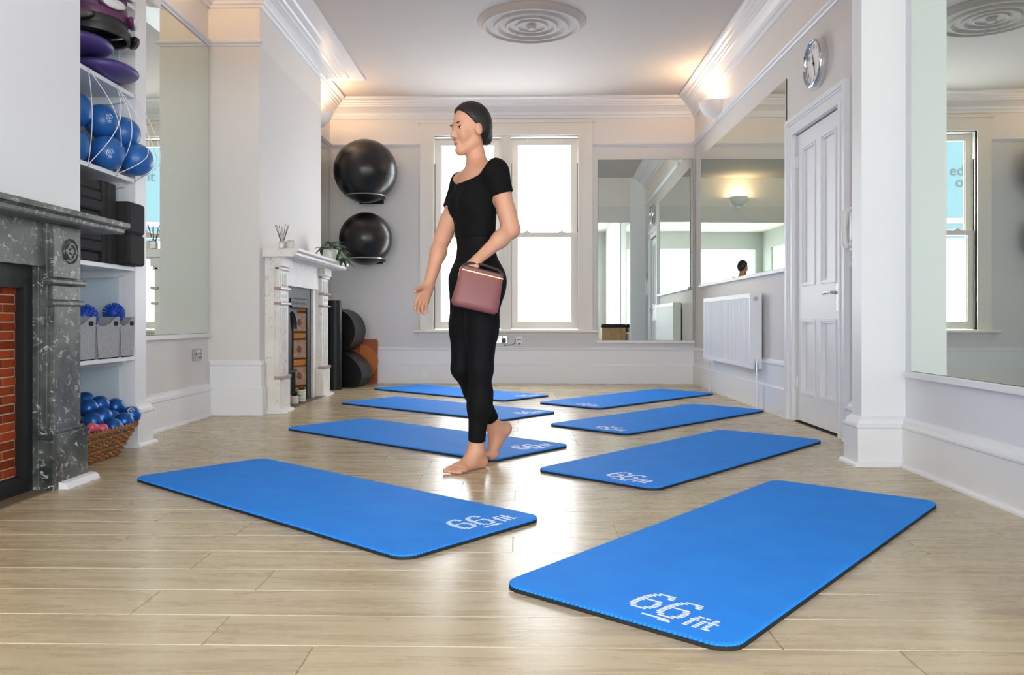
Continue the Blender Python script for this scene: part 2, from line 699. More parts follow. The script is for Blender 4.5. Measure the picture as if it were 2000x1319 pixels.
struct(MB().box(-2.2, 1.68, 3.985, 4.10, 2.43, CZ).build('wall_divider', WALL), 'wall above the wide opening between the two rooms', 'wall')

mb = MB()
mb.box(-2.75, XL, 4.62, 6.05, 0, CZ)
struct(mb.build('wall_left', WALL_L), 'pale grey alcove wall behind the left mirror', 'wall')
struct(MB().box(-2.75, XF, 7.8, YB + 0.1, 0, CZ).build('wall_left_alcove', WALL), 'pale grey alcove wall beside the black balls', 'wall')
# far chimney breast has an opening for the grate
mb = MB()
mb.box(-2.75, XB2, 6.0, 6.50, 0, CZ).box(-2.75, XB2, 7.34, 7.84, 0, CZ).box(-2.75, XB2, 6.50, 7.34, 1.02, CZ).box(-2.75, -2.30, 6.45, 7.4, 0, 1.1)
struct(mb.build('wall_chimney', WALL_L), 'white chimney breast with the white marble fireplace', 'wall')
mb = MB()
mb.box(-2.75, XB1, 1.9, 2.46, 0, CZ).box(-2.75, XB1, 3.24, 3.79, 0, CZ).box(-2.75, XB1, 2.46, 3.24, 0.95, CZ).box(-2.75, -2.2, 2.4, 3.3, 0, 1.0)
struct(mb.build('wall_chimney_front', WHITE), 'white chimney breast above the black marble mantel', 'wall')
mb = MB()
mb.box(-2.75, -2.20, 4.50, 4.63, 0, CZ)
struct(mb.build('wall_nib', WHITE), 'white wall nib beside the alcove shelves', 'wall')
mb = MB()
mb.box(-2.75, XA, 3.7, 4.55, 0, CZ).box(XA, -2.292, 4.492, 4.502, 0, CZ)
struct(mb.build('wall_alcove', BLUEW), 'pale blue painted shelf alcove', 'wall')
struct(MB().box(-3.75, -3.5, -4.75, 1.95, 0, FZ0).box(-3.75, -3.5, -4.75, 1.95, FZ1, CZ).box(-3.75, -3.5, -1.6, 1.95, FZ0, FZ1).box(-3.75, -3.5, -4.75, -3.9, FZ0, FZ1).box(-3.75, -2.7, 1.75, 1.95, 0, CZ).build('wall_left_front', FRONTW), 'left wall of the front room', 'wall')
mb = MB()
FX0, FX1, FZ0, FZ1 = -3.3, 1.0, 0.40, 2.72
mb.box(-3.75, FX0, -4.75, -4.5, 0, CZ).box(FX1, 2.1, -4.75, -4.5, 0, CZ).box(FX0, FX1, -4.75, -4.5, 0, FZ0).box(FX0, FX1, -4.75, -4.5, FZ1, CZ)
struct(mb.build('wall_front', FRONTW), 'front wall with the wide shop window', 'wall')

# ------------------------------------------------------------------ mouldings
TALL = [(0, 0), (0.028, 0), (0.028, 0.205), (0.022, 0.213), (0.018, 0.218), (0.018, 0.372), (0.026, 0.380), (0.026, 0.390), (0.014, 0.400), (0.010, 0.412), (0, 0.416)]
LOW = [(0, 0), (0.050, 0), (0.048, 0.010), (0.040, 0.018), (0.030, 0.020), (0.030, 0.185), (0.037, 0.192), (0.037, 0.201), (0.024, 0.210), (0.020, 0.226), (0.008, 0.238), (0, 0.242)]
RAIL = [(0, 0), (0.012, 0), (0.017, 0.010), (0.032, 0.020), (0.036, 0.030), (0.030, 0.038), (0, 0.042)]
CORN = [(0, 3.0), (0.02, 3.0), (0.025, 3.015), (0.03, 3.03), (0.045, 3.03), (0.05, 3.045), (0.055, 3.06), (0.08, 3.085), (0.11, 3.108), (0.125, 3.112),
        (0.13, 3.128), (0.145, 3.13), (0.15, 3.146), (0.175, 3.15), (0.18, 3.168), (0.208, 3.172), (0.225, 3.18), (0.225, 3.2), (0, 3.2)]
CORN2 = [(o * (1 if o < 0.13 else 1.0 + (o - 0.13) * 6.5), 3.2 - (3.2 - z) * 0.62) for o, z in CORN]
rail = lambda z: [(o, z + h) for o, h in RAIL]

pr = [(XR, 4.10), (XR, YB), (XF, YB), (XF, 7.84), (XB2, 7.84), (XB2, 6.0), (XL, 6.0), (XL, 4.63), (-2.2, 4.63), (-2.2, 4.10)]
molding('trim_1', pr, CORN, WHITE, 'moulded plaster cornice above the right wall', 'cornice', (0, 1))
molding('trim_2', pr, CORN, WHITE, 'moulded plaster cornice above the windows', 'cornice', (1, 2))
molding('trim_3', pr, CORN, WHITE, 'moulded plaster cornice in the far left alcove', 'cornice', (2, 3))
molding('trim_4', [(XF, 7.84), (XB2, 7.84), (XB2, 6.0), (XL, 6.0)], CORN2, WHITE, 'moulded plaster cornice above the white chimney breast', 'cornice')
molding('trim_5', [(XB2, 6.0), (XL, 6.0), (XL, 4.63)], CORN2, WHITE, 'moulded plaster cornice above the left mirror', 'cornice', (1, 2))

molding('trim_6', [(XR, 4.10), (XR, YB), (0.793, YB)], rail(2.68), WHITE, 'picture rail above the right wall mirror', 'picture rail', (0, 1))
molding('trim_7', [(XR, 4.10), (XR, YB), (0.793, YB)], rail(2.68), WHITE, 'picture rail right of the windows', 'picture rail', (1, 2))
molding('trim_8', [(-1.157, YB), (XF, YB), (XF, 7.84)], rail(2.68), WHITE, 'picture rail left of the windows', 'picture rail')
molding('trim_9', [(XB2, 7.0), (XB2, 6.0), (XL, 6.0), (XL, 4.63)], rail(2.79), WHITE, 'picture rail above the left mirror and chimney corner', 'picture rail', (1, 3))

molding('baseboard_right', [(XR, 5.875), (XR, YB), (XF, YB)], TALL, WHITE, 'tall white skirting below the radiator', 'skirting', (0, 1))
molding('baseboard_back', [(XR, 5.875), (XR, YB), (XF, YB), (XF, 7.84)], TALL, WHITE, 'tall white skirting below the windows', 'skirting', (1, 2))
molding('baseboard_alcove', [(XR, YB), (XF, YB), (XF, 7.84), (XB2, 7.84), (XB2, 7.74)], TALL, WHITE, 'white skirting in the far left alcove', 'skirting', (1, 4))
molding('baseboard_chimney', [(XB2, 6.07), (XB2, 6.0), (XL, 6.0), (XL, 5.9)], TALL, WHITE, 'tall white skirting on the chimney breast front', 'skirting', (0, 2))
molding('baseboard_left', [(XB2, 6.0), (XL, 6.0), (XL, 4.63), (-2.2, 4.63), (-2.2, 4.5), (-2.29, 4.5)], LOW, WHITE, 'white skirting under the left mirror', 'skirting', (1, 5))
molding('baseboard_right_front', [(1.814, 0.5), (1.893, 3.985), (1.678, 3.985), (1.678, 4.10), (XR, 4.10), (XR, 4.78)], LOW, WHITE, 'white skirting below the mirror at the right edge', 'skirting', (0, 1))
molding('baseboard_pier', [(1.814, 0.5), (1.893, 3.985), (1.678, 3.985), (1.678, 4.10), (XR, 4.10), (XR, 4.78)], LOW, WHITE, 'white skirting wrapped around the wall pier', 'skirting', (1, 5))

# ceiling rose
rose = []
RP = [(0.0, 0.060), (0.030, 0.058), (0.040, 0.045), (0.040, 0.030), (0.085, 0.026), (0.105, 0.030), (0.115, 0.042), (0.128, 0.042), (0.135, 0.030), (0.165, 0.026),
      (0.185, 0.030), (0.195, 0.046), (0.212, 0.046), (0.222, 0.032), (0.262, 0.028), (0.275, 0.036), (0.288, 0.050), (0.306, 0.048), (0.318, 0.034), (0.352, 0.026),
      (0.372, 0.028), (0.384, 0.044), (0.402, 0.044), (0.418, 0.030), (0.440, 0.018), (0.452, 0.010), (0.455, 0.0)]
o = MB().lathe([(r, -h) for r, h in RP], 0.077, 6.66, CZ, 64).build('ceiling_rose', CEIL, smooth=30)
tag(o, 'round white plaster ceiling rose of concentric rings', 'ceiling rose')

# ------------------------------------------------------------------ windows
mb = MB()
mb.box(-1.157, -1.0, 9.015, 9.06, 0.61, 2.955).box(0.631, 0.793, 9.015, 9.06, 0.61, 2.955).box(-1.0, 0.631, 9.015, 9.06, 2.80, 2.955)
mb.box(-1.175, 0.811, 9.0, 9.05, 2.945, 2.975).box(-0.244, -0.128, 9.02, 9.20, 0.61, 2.80)
mb.box(-1.03, -1.0, 9.0, 9.03, 0.61, 2.83).box(0.631, 0.661, 9.0, 9.03, 0.61, 2.83).box(-1.0, 0.631, 9.0, 9.03, 2.80, 2.83)
mb.box(-1.06, -1.0, 9.03, 9.24, 0.61, 2.86).box(0.631, 0.69, 9.03, 9.24, 0.61, 2.86).box(-1.06, 0.69, 9.03, 9.24, 2.80, 2.86)
mb.box(-0.205, -0.165, 9.005, 9.03, 0.61, 2.80)
casing = struct(mb.build('trim_10', SASHW), 'white timber casing around the pair of sash windows', 'window casing')
mb = MB().prism([(8.945, 0.582), (8.945, 0.598), (8.953, 0.608), (8.965, 0.612), (9.26, 0.612), (9.26, 0.575), (8.953, 0.575)], -1.222, 0.848, 'yz')
mb.box(-1.17, 0.80, 9.03, 9.05, 0.545, 0.58)
struct(mb.build('trim_11', SASHW), 'white sill board below the sash windows', 'window sill')


def sash_window(name, x0, x1, label):
    w = thing(name, label, 'window', (x0, 9.08, 0.612))
    w['kind'] = 'structure'
    W, Hh = x1 - x0, 2.80 - 0.612
    mid = 1.10
    fr = 0.068

    def sash(nm, y0, y1, z0, z1, bot, top):
        s = MB().box(0, fr, y0, y1, z0, z1).box(W - fr, W, y0, y1, z0, z1).box(fr, W - fr, y0, y1, z0, z0 + bot).box(fr, W - fr, y0, y1, z1 - top, z1)
        b = 0.012
        s.box(fr, fr + b, y0 + 0.012, y1 - 0.012, z0 + bot, z1 - top).box(W - fr - b, W - fr, y0 + 0.012, y1 - 0.012, z0 + bot, z1 - top)
        return s.build(nm, SASHW, w)
    su = sash('upper_sash', 0.05, 0.09, mid - 0.05, Hh - 0.012, 0.052, 0.072)
    sl = sash('lower_sash', 0.0, 0.04, 0.005, mid, 0.085, 0.052)
    MB().box(fr, W - fr, 0.066, 0.071, mid, Hh - 0.08).build('pane', GLASS, su)
    MB().box(fr, W - fr, 0.018, 0.023, 0.085, mid - 0.045).build('pane', GLASS, sl)
    MB().box(-0.004, 0.008, 0.002, 0.012, mid, Hh - 0.30).box(W - 0.008, W + 0.004, 0.002, 0.012, mid, Hh - 0.30).build('sash_cord_channel', BLACK, w, label='black draught strip')
    MB().box(-0.002, W + 0.002, 0.046, 0.052, Hh - 0.012, Hh - 0.006).box(-0.003, 0.004, -0.01, 0.0, 0, mid).build('shadow_gap', DARKGAP, w)
    for k in (0.24, 0.76):
        MB().box(W * k - 0.035, W * k + 0.035, -0.004, 0.04, mid, mid + 0.012).box(W * k - 0.012, W * k + 0.012, 0.0, 0.03, mid + 0.012, mid + 0.028).build('sash_catch', SASHW, w, label='white sash fastener')
        MB().box(W * k - 0.018, W * k + 0.018, -0.016, 0.0, 0.035, 0.05).build('sash_lift', SASHW, w)
        MB().box(W * k - 0.008, W * k + 0.008, 0.034, 0.05, Hh - 0.05, Hh - 0.02).build('sash_stop', WHITE, w)
    return w


sash_window('window_1', -1.0, -0.244, 'left white sash window behind the walking person')
sash_window('window_2', -0.128, 0.631, 'right white sash window with bright blank panes')



def shop_window(name, loc, rz, W3, n, label):
    w3 = thing(name, label, 'window', loc, rz)
    w3['kind'] = 'structure'
    H3 = FZ1 - FZ0
    MB().frame(0, W3, 0, H3, 0.07, 0, 0.06).build('window_frame', WHITE, w3)
    for k in range(1, n):
        MB().box(W3 * k / n - 0.03, W3 * k / n + 0.03, 0.002, 0.058, 0.07, H3 - 0.07).build('mullion', WHITE, w3)
    for k in range(n):
        MB().box(W3 * k / n + 0.03, W3 * (k + 1) / n - 0.03, 0.028, 0.034, 0.07, H3 - 0.07).build('pane', GLASS, w3)


shop_window('window_3', (FX0, -4.6, FZ0), 0, FX1 - FX0, 3, 'wide shop window at the street end of the front room')
shop_window('fill_window_1', (-3.56, -3.9, FZ0), R(90), 2.3, 2, 'long added side window for more daylight on the left of the front room')  # side windows are added to light the side walls and floor
shop_window('fill_window_2', (1.84, -0.1, FZ0), R(-90), 3.8, 3, 'long added side window for more daylight on the right of the front room')

# ------------------------------------------------------------------ door
door = thing('door_1', 'white four-panel door with a chrome lever handle', 'door', (XR, (DY0 + DY1) / 2, 0), R(-90))
door['kind'] = 'structure'
hw = (DY1 - DY0) / 2 - 0.004
ft, bk = 0.012, 0.052
zs = [0.012, 0.20, 0.725, 0.955, 1.925, DZ - 0.008]
mb = MB()
for a, b in ((-hw, -0.305), (-0.05, 0.05), (0.305, hw)):
    mb.box(a, b, ft, bk, zs[0], zs[5])
for a, b in ((zs[0], zs[1]), (zs[2], zs[3]), (zs[4], zs[5])):
    mb.box(-0.305, -0.05, ft, bk, a, b).box(0.05, 0.305, ft, bk, a, b)
leaf = mb.build('door_leaf', WHITE, door)
for a, b in ((-0.305, -0.05), (0.05, 0.305)):
    for c, d in ((zs[1], zs[2]), (zs[3], zs[4])):
        p = MB().box(a, b, ft + 0.016, bk - 0.01, c, d).build('door_panel', WHITE, leaf)
        m = MB().frame(a + 0.001, b - 0.001, c + 0.001, d - 0.001, 0.012, ft - 0.008, ft + 0.016).frame(a + 0.013, b - 0.013, c + 0.013, d - 0.013, 0.012, ft - 0.001, ft + 0.016)
        m.build('panel_bead', WHITE, leaf)
MB().box(-hw - 0.004, hw + 0.004, 0.02, 0.06, DZ - 0.012, DZ).box(-hw, hw, 0.0, 0.07, -0.002, 0.004).build('shadow_gap', DARKGAP, door)
hd = MB().cbox(0.335, 0.372, 0.002, ft, 0.775, 0.945, 0.003).build('handle_plate', CHROME, door)
MB().cyl((0.353, 0.004, 0.89), (0.353, -0.05, 0.89), 0.010).tube([(0.353, -0.045, 0.89), (0.31, -0.052, 0.892), (0.26, -0.05, 0.886), (0.245, -0.045, 0.880)], [0.010, 0.010, 0.009, 0.006], 10).build('lever', CHROME, hd, smooth=True)
MB().cyl((0.353, 0.0, 0.82), (0.353, 0.006, 0.82), 0.006).build('keyhole', BLACK, hd)
for z in (0.28, 1.84):
    MB().cyl((-hw - 0.005, -0.006, z - 0.045), (-hw - 0.005, -0.006, z + 0.045), 0.008, n=10).box(-hw - 0.03, -hw + 0.02, -0.001, 0.013, z - 0.04, z + 0.04).build('hinge', WHITE, door)
mb = MB()
ao, ai = hw + 0.004 + 0.125, hw + 0.006


def arch(i0, o0, y0, y1):
    """three-sided mitred member between inner and outer offsets"""
    zt = DZ + 0.002
    P = []
    for q in (i0, o0):
        e = q - ai
        P.append([(-q, 0.0), (-q, zt + e), (q, zt + e), (q, 0.0)])
    vs = [(x, y0, z) for r_ in P for x, z in r_] + [(x, y1, z) for r_ in P for x, z in r_]
    fs = []
    for k in range(3):
        fs += [(k, k + 1, 5 + k, 4 + k), (8 + k, 12 + k, 13 + k, 9 + k), (k, 8 + k, 9 + k, k + 1), (4 + k, 5 + k, 13 + k, 12 + k)]
    fs += [(0, 4, 12, 8), (3, 11, 15, 7)]
    mb.add(vs, fs)


arch(ai, ai + 0.028, -0.024, 0.05)
arch(ai + 0.028, ai + 0.075, -0.016, 0.0)
arch(ai + 0.075, ai + 0.090, -0.026, 0.0)
arch(ai + 0.090, ao, -0.034, 0.0)
ar = mb.build('trim_12', WHITE, loc=(XR, (DY0 + DY1) / 2, 0), rz=R(-90))
struct(ar, 'white moulded architrave framing the panelled door', 'architrave')


# ------------------------------------------------------------------ mirrors
def mirror(name, loc, rz, w, h, label, ledge=True):
    t = thing(name, label, 'mirror', loc, rz)
    MB().box(0, w, -0.008, -0.002, 0, h).build('mirror_glass', MIRROR, t)
    MB().box(-0.003, w + 0.003, -0.0025, 0, -0.003, h + 0.003).build('backing', DARKGAP, t)
    if ledge:
        MB().cbox(-0.02, w + 0.02, -0.03, 0.0, -0.032, -0.002, 0.003).build('ledge', WHITE, t, label='white timber ledge')
    return t


mirror('wall_mirror', (XR - 0.001, 8.69, 1.105), R(-90), 8.69 - 5.91, 1.385, 'large mirror above the radiator on the right wall')
mirror('wall_mirror', (0.857, YB - 0.001, 0.491), -0.0205, 1.06, 2.035, 'tall mirror on the end wall right of the windows')
mirror('wall_mirror', (XL + 0.001, 4.66, 0.622), R(90), 5.98 - 4.66, 2.155, 'tall mirror in the left alcove between shelves and white chimney breast')
mirror('wall_mirror', (1.890, 3.905, 0.472), R(-91.32), 2.3, 2.15, 'tall mirror at the right edge beside the wall pier')
mirror('wall_mirror', (XF + 0.001, 7.93, 0.95), R(90), 1.03, 1.68, 'narrow sliver of mirror in the alcove left of the black balls', False)


# ------------------------------------------------------------------ sconces
def sconce(loc, rz, label):
    t = thing('wall_sconce', label, 'wall light', loc, rz, 'plaster bowl wall lights')
    # half bowl opening upwards, flat side on the wall (local -y is the front)
    prof = [(0.02, -0.165), (0.06, -0.155), (0.10, -0.125), (0.132, -0.08), (0.148, -0.03), (0.152, 0.0), (0.143, 0.0), (0.138, -0.03), (0.122, -0.075), (0.09, -0.115), (0.05, -0.142), (0.0, -0.15)]
    mb = MB().lathe([(r, h) for r, h in prof], 0, 0, 0, 24, 'z', (math.pi, 2 * math.pi))
    mb.v = [(x, y * 1.28, z) for x, y, z in mb.v]
    mb.add([(-0.152, 0, 0), (0.152, 0, 0), (0.152, 0, -0.16), (-0.152, 0, -0.16)], [(0, 1, 2, 3)])
    mb.build('bowl', SHADE, t, smooth=50)
    MB().cbox(-0.05, 0.05, -0.05, 0, -0.20, -0.13, 0.01).build('wall_bracket', SHADE, t)
    MB().ell((0, -0.085, -0.045), (0.022, 0.022, 0.035), 12, 8).build('bulb', BULB, t, smooth=True)
    d = bpy.data.lights.new('sconce_light', 'POINT')
    d.energy = SCONCE_W
    d.color = SCONCE_COL
    d.shadow_soft_size = 0.03
    lo = bpy.data.objects.new('sconce_light', d)
    COL.objects.link(lo)
    lo.parent = t
    lo.location = (0, -0.085, 0.012)
    return t


sconce((XR - 0.001, 7.95, 2.872), R(-90), 'white plaster bowl wall light above the right wall mirror')
sconce((XF + 0.001, 8.28, 2.872), R(90), 'white plaster bowl wall light half hidden behind the white chimney breast')
sconce((XL + 0.001, 5.05, 2.93), R(90), 'white plaster bowl wall light above the left alcove mirror')
sconce((-0.10, 4.101, 2.86), R(180), 'white plaster bowl wall light on the wall above the opening')

# ------------------------------------------------------------------ radiator
rad = thing('radiator', 'white ribbed panel radiator below the right wall mirror', 'radiator', (XR, 8.11, 0.33), R(-90))
RL, RH = 8.11 - 6.46, 0.60
pts = []
nrib = 40
for i in range(nrib):
    x0 = 0.03 + (RL - 0.07) * i / nrib
    d = (RL - 0.07) / nrib
    pts += [(x0, -0.112), (x0 + d * 0.3, -0.112), (x0 + d * 0.42, -0.104), (x0 + d * 0.88, -0.104)]
pts = [(0.0, -0.112)] + pts + [(RL - 0.04, -0.112), (RL, -0.112), (RL, -0.098), (0.0, -0.098)]
MB().prism(pts, 0.03, RH - 0.03, 'xy').box(0, RL, -0.114, -0.10, 0, 0.032).box(0, RL, -0.114, -0.10, RH - 0.032, RH).build('front_panel', WHITE, rad)
MB().box(0, RL, -0.045, -0.03, 0.01, RH - 0.01).build('rear_panel', WHITE, rad)
MB().box(RL - 0.004, RL + 0.002, -0.115, -0.02, -0.006, RH + 0.006).build('end_panel', WHITE, rad)
MB().box(-0.002, 0.004, -0.115, -0.02, -0.006, RH + 0.006).build('end_panel', WHITE, rad)
MB().box(0, RL, -0.112, -0.03, RH - 0.006, RH + 0.004).build('top_grille', WHITE, rad)
MB().cyl((RL + 0.002, -0.07, RH - 0.04), (RL + 0.012, -0.07, RH - 0.04), 0.018, n=16).build('bleed_plug', STEEL, rad, smooth=True)
for x in (0.2, RL - 0.26):
    MB().box(x, x + 0.06, -0.04, 0, 0.05, RH - 0.05).build('wall_hanger', WHITE, rad)
v = MB().cyl((RL + 0.03, -0.07, -0.03), (RL + 0.03, -0.07, 0.05), 0.013, n=12).cyl((RL, -0.07, 0.02), (RL + 0.03, -0.07, 0.02), 0.010, n=10).build('valve', STEEL, rad, smooth=True)
MB().cyl((RL + 0.03, -0.07, 0.05), (RL + 0.03, -0.07, 0.085), 0.012, n=12).build('valve_cap', WPLASTIC, v)
for x in (RL + 0.03, 0.06):
    MB().cyl((x, -0.07, -0.33), (x, -0.07, -0.03), 0.009, n=10).build('pipe', WHITE, rad, smooth=True)


# ------------------------------------------------------------------ text helper
def text_mb(body, size, depth=0.0):
    cu = bpy.data.curves.new('lettering', 'FONT')
    cu.body = body
    cu.size = size
    cu.align_x = 'CENTER'
    cu.align_y = 'CENTER'
    cu.extrude = depth
    cu.resolution_u = 3
    o = bpy.data.objects.new('lettering', cu)
    COL.objects.link(o)
    dg = bpy.context.evaluated_depsgraph_get()
    me = o.evaluated_get(dg).to_mesh()
    mb = MB()
    mb.add([tuple(v.co) for v in me.vertices], [tuple(p.vertices) for p in me.polygons])
    o.evaluated_get(dg).to_mesh_clear()
    bpy.data.objects.remove(o)
    bpy.data.curves.remove(cu)
    return mb


# ------------------------------------------------------------------ clock
clk = thing('wall_clock', 'round chrome wall clock above the panelled door', 'clock', (XR - 0.001, 5.27, 2.40), R(-90))
cr = 0.158
MB().lathe([(cr - 0.004, 0.0), (cr, -0.006), (cr, -0.045), (cr - 0.006, -0.054), (cr - 0.011, -0.055), (cr - 0.014, -0.050), (cr - 0.018, -0.051), (cr - 0.022, -0.046), (cr - 0.023, -0.036)], axis='y', n=48).build('rim', CHROME, clk, smooth=50)
MB().lathe([(0, -0.034), (cr - 0.022, -0.034), (cr - 0.022, -0.002), (0, -0.002)], axis='y', n=48).build('dial', WPLASTIC, clk)
for h in range(1, 13):
    a = R(90 - 30 * h)
    t = text_mb(str(h), 0.040)
    nb = MB()
    nb.add([(x + math.cos(a) * 0.108, -0.0352, z + math.sin(a) * 0.108) for x, z, _ in t.v], t.f)
    nb.build('numeral', BLACK, clk)


def hand(ang, ln, w):
    a = R(90 - ang)
    d = Vector((math.cos(a), 0, math.sin(a)))
    n = Vector((-d.z, 0, d.x))
    p = [d * -0.02 + n * w, d * -0.02 - n * w, d * ln - n * w * 0.5, d * ln + n * w * 0.5]
    mb = MB()
    for yy in (-0.037, -0.039):
        mb.v += [(q.x, yy, q.z) for q in p]
    mb.f += [(0, 1, 2, 3), (7, 6, 5, 4), (0, 1, 5, 4), (1, 2, 6, 5), (2, 3, 7, 6), (3, 0, 4, 7)]
    return mb


hand(344, 0.062, 0.005).build('hour_hand', BLACK, clk)
hand(163, 0.092, 0.0035).build('minute_hand', BLACK, clk)
MB().cyl((0, -0.034, 0), (0, -0.043, 0), 0.007).build('hub', BLACK, clk)

# ------------------------------------------------------------------ entry phone and controller
ph = thing('entry_phone', 'white wall entry phone with a coiled cord beside the door', 'phone', (XR - 0.001, 4.66, 1.14), R(-90))
MB().cbox(-0.045, 0.055, -0.035, 0, -0.02, 0.24, 0.006).build('phone_body', WPLASTIC, ph)
MB().tube([(-0.03, -0.045, 0.23), (-0.035, -0.062, 0.20), (-0.04, -0.066, 0.11), (-0.04, -0.064, 0.03), (-0.034, -0.048, 0.0)], [0.018, 0.021, 0.015, 0.019, 0.016], 10).build('handset', WPLASTIC, ph, smooth=True)
cp = []
for i in range(150):
    a = i / 149
    ang = a * 2 * math.pi * 16
    z = 0.06 - 0.23 * math.sin(a * math.pi) if a > 0 else 0.06
    cp.append((0.01 + 0.035 * (a - 0.5) * 2 * 0.6 + 0.007 * math.cos(ang), -0.048 + 0.007 * math.sin(ang), 0.04 - 0.16 * math.sin(a * math.pi)))
MB().tube(cp, 0.0025, 5).build('coiled_cord', WPLASTIC, ph, smooth=True)
kp = thing('wall_controller', 'small grey control box with a screen above the entry phone', 'controller', (XR - 0.001, 4.60, 1.40), R(-90))
MB().cbox(-0.045, 0.045, -0.022, 0, 0, 0.125, 0.003).build('case', mat('grey_plastic', (150, 156, 164), 0.4), kp)
MB().box(-0.03, 0.03, -0.024, -0.02, 0.03, 0.10).build('screen', mat('lcd_blue', (120, 140, 170), 0.2), kp)


# ------------------------------------------------------------------ sockets
def socket(name, loc, rz, plate, label, w=0.146, h=0.086, double=True, cat='socket'):
    t = thing(name, label, cat, loc, rz)
    MB().cbox(-w / 2, w / 2, -0.010, 0, -h / 2, h / 2, 0.002).build('face_plate', plate, t)
    if double:
        for s in (-1, 1):
            cx = s * w * 0.25
            m = MB()
            m.box(cx - 0.004, cx + 0.004, -0.012, -0.008, -0.002, 0.014)
            for q in (-1, 1):
                m.box(cx + q * 0.014 - 0.006, cx + q * 0.014 + 0.006, -0.012, -0.008, -0.024, -0.018)
            m.build('pin_holes', BLACK, t)
            MB().cbox(cx - 0.008 - s * 0.016, cx + 0.008 - s * 0.016, -0.016, -0.009, 0.018, 0.036, 0.002).build('rocker_switch', WPLASTIC, t)
    return t


socket('wall_socket', (XL + 0.001, 5.78, 0.465), R(90), STEEL, 'brushed steel double socket under the left alcove mirror')
MB().cbox(-0.072, 0.072, -0.035, -0.0095, -0.042, 0.042, 0.003)
sk = socket('wall_socket', (-0.245, YB - 0.001, 0.495), 0, STEEL, 'steel double socket below the left window, black plug in it')
pg = thing('plug', 'black plug with a cable in the steel socket below the windows', 'plug', (-0.209, YB - 0.012, 0.487))
MB().cbox(-0.022, 0.022, -0.03, 0, -0.026, 0.024, 0.005).build('plug_body', BLACK, pg)
MB().tube([(0, -0.015, -0.026), (0.004, -0.015, -0.06), (0.05, -0.012, -0.052), (0.10, -0.008, -0.05), (0.125, -0.006, -0.03), (0.135, -0.006, 0.0), (0.14, -0.004, 0.03)], 0.0035, 6).build('cable', BLACK, pg, smooth=True)
jb = thing('junction_box', 'small white junction box right of the plug', 'junction box', (-0.035, YB - 0.001, 0.49))
MB().cbox(-0.04, 0.04, -0.02, 0, -0.03, 0.045, 0.004).build('box_cover', WPLASTIC, jb)
MB().box(-0.022, 0.022, -0.022, -0.019, -0.002, 0.012).build('sticker', mat('grey_plastic', (150, 156, 164)), jb)
MB().cyl((0, -0.01, -0.05), (0, -0.01, -0.03), 0.006).build('cable_gland', BLACK, jb)
bp = socket('blank_plate', (-1.10, YB - 0.019, 0.105), 0, WPLASTIC, 'small white blanking plate low on the end wall skirting', 0.086, 0.086, False, 'blanking plate')
for s in (-1, 1):
    MB().cyl((s * 0.03, -0.0115, 0), (s * 0.03, -0.009, 0), 0.004, n=8).build('screw', STEEL, bp)

# ------------------------------------------------------------------ exercise mats
MW, ML = 0.66, 1.83
base_m = MB().prism(rrect(-0.0015, MW + 0.0015, -0.0015, ML + 0.0015, 0.060), 0.0005, 0.0100, 'xy').mesh('base_layer', MATBLACK, 30)
# pinked (zigzag) blue top layer
outl = rrect(0, MW, 0, ML, 0.058, 8)
dense = []
for i in range(len(outl)):
    a, b = Vector(outl[i]), Vector(outl[(i + 1) % len(outl)])
    k = max(1, int((b - a).length / 0.0065))
    k += k % 2
    for j in range(k):
        dense.append(a.lerp(b, j / k))
zz = []
cen = Vector((MW / 2, ML / 2))
for i, p in enumerate(dense):
    t = (dense[(i + 1) % len(dense)] - dense[i - 1]).normalized()
    n = Vector((t.y, -t.x))
    zz.append(tuple(p + n * (0.0004 if i % 2 else -0.0022)))
mbt = MB()
nz = len(zz)
inset = [(cen.x + (x - cen.x) * (1 - 0.004 / MW * 2), cen.y + (y - cen.y) * (1 - 0.004 / ML * 2)) for x, y in zz]
mbt.v = [(x, y, 0.0100) for x, y in zz] + [(x, y, 0.0150) for x, y in zz] + [(x, y, 0.0165) for x, y in inset]
for i in range(nz):
    j = (i + 1) % nz
    mbt.f += [(i, j, nz + j, nz + i), (nz + i, nz + j, 2 * nz + j, 2 * nz + i)]
mbt.f += [tuple(range(nz))[::-1], tuple(range(2 * nz, 3 * nz))]
top_m = mbt.mesh('top_layer', MATBLUE)
# printed logo of short dashes: two sixes, a bar and the small letters
SIX = [[(.22, .80)], [(.08, .36), (.64, .92)], [(.0, .24), (.76, 1.)], [(.0, .22), (.78, 1.)], [(.0, .22), (.78, 1.)], [(.0, .26), (.70, .96)], [(.0, .88)],
       [(.03, .26)], [(.06, .30)], [(.10, .36), (.84, 1.04)], [(.18, .46), (.76, 1.02)], [(.32, .96)]]
FIT = [[(.06, .22), (.40, .56), (.72, 1.0)], [(.06, .22), (.40, .56), (.70, .86)], [(.06, .22), (.40, .56), (.70, .86)], [(.06, .22), (.40, .56), (.70, .86)],
       [(.0, .30), (.40, .56), (.60, 1.0)], [(.07, .23), (.70, .86)], [(.12, .34), (.40, .56), (.70, .86)]]
lg = MB()
P0 = 0.0105


def dashes(rows, x0, y0, w, sl):
    for r, row in enumerate(rows):
        for a, b in row:
            lg.box(x0 + a * w + r * sl, x0 + b * w + r * sl, y0 + r * P0, y0 + r * P0 + 0.0068, 0.0163, 0.0171)


dashes(SIX, 0.340, 0.078, 0.072, 0.0006)
dashes(SIX, 0.422, 0.066, 0.072, 0.0006)
lg.box(0.405, 0.478, 0.048, 0.055, 0.0163, 0.0171).box(0.452, 0.484, 0.040, 0.046, 0.0163, 0.0171)
dashes(FIT, 0.506, 0.052, 0.072, 0.0008)
logo_m = lg.mesh('logo', PRINT)

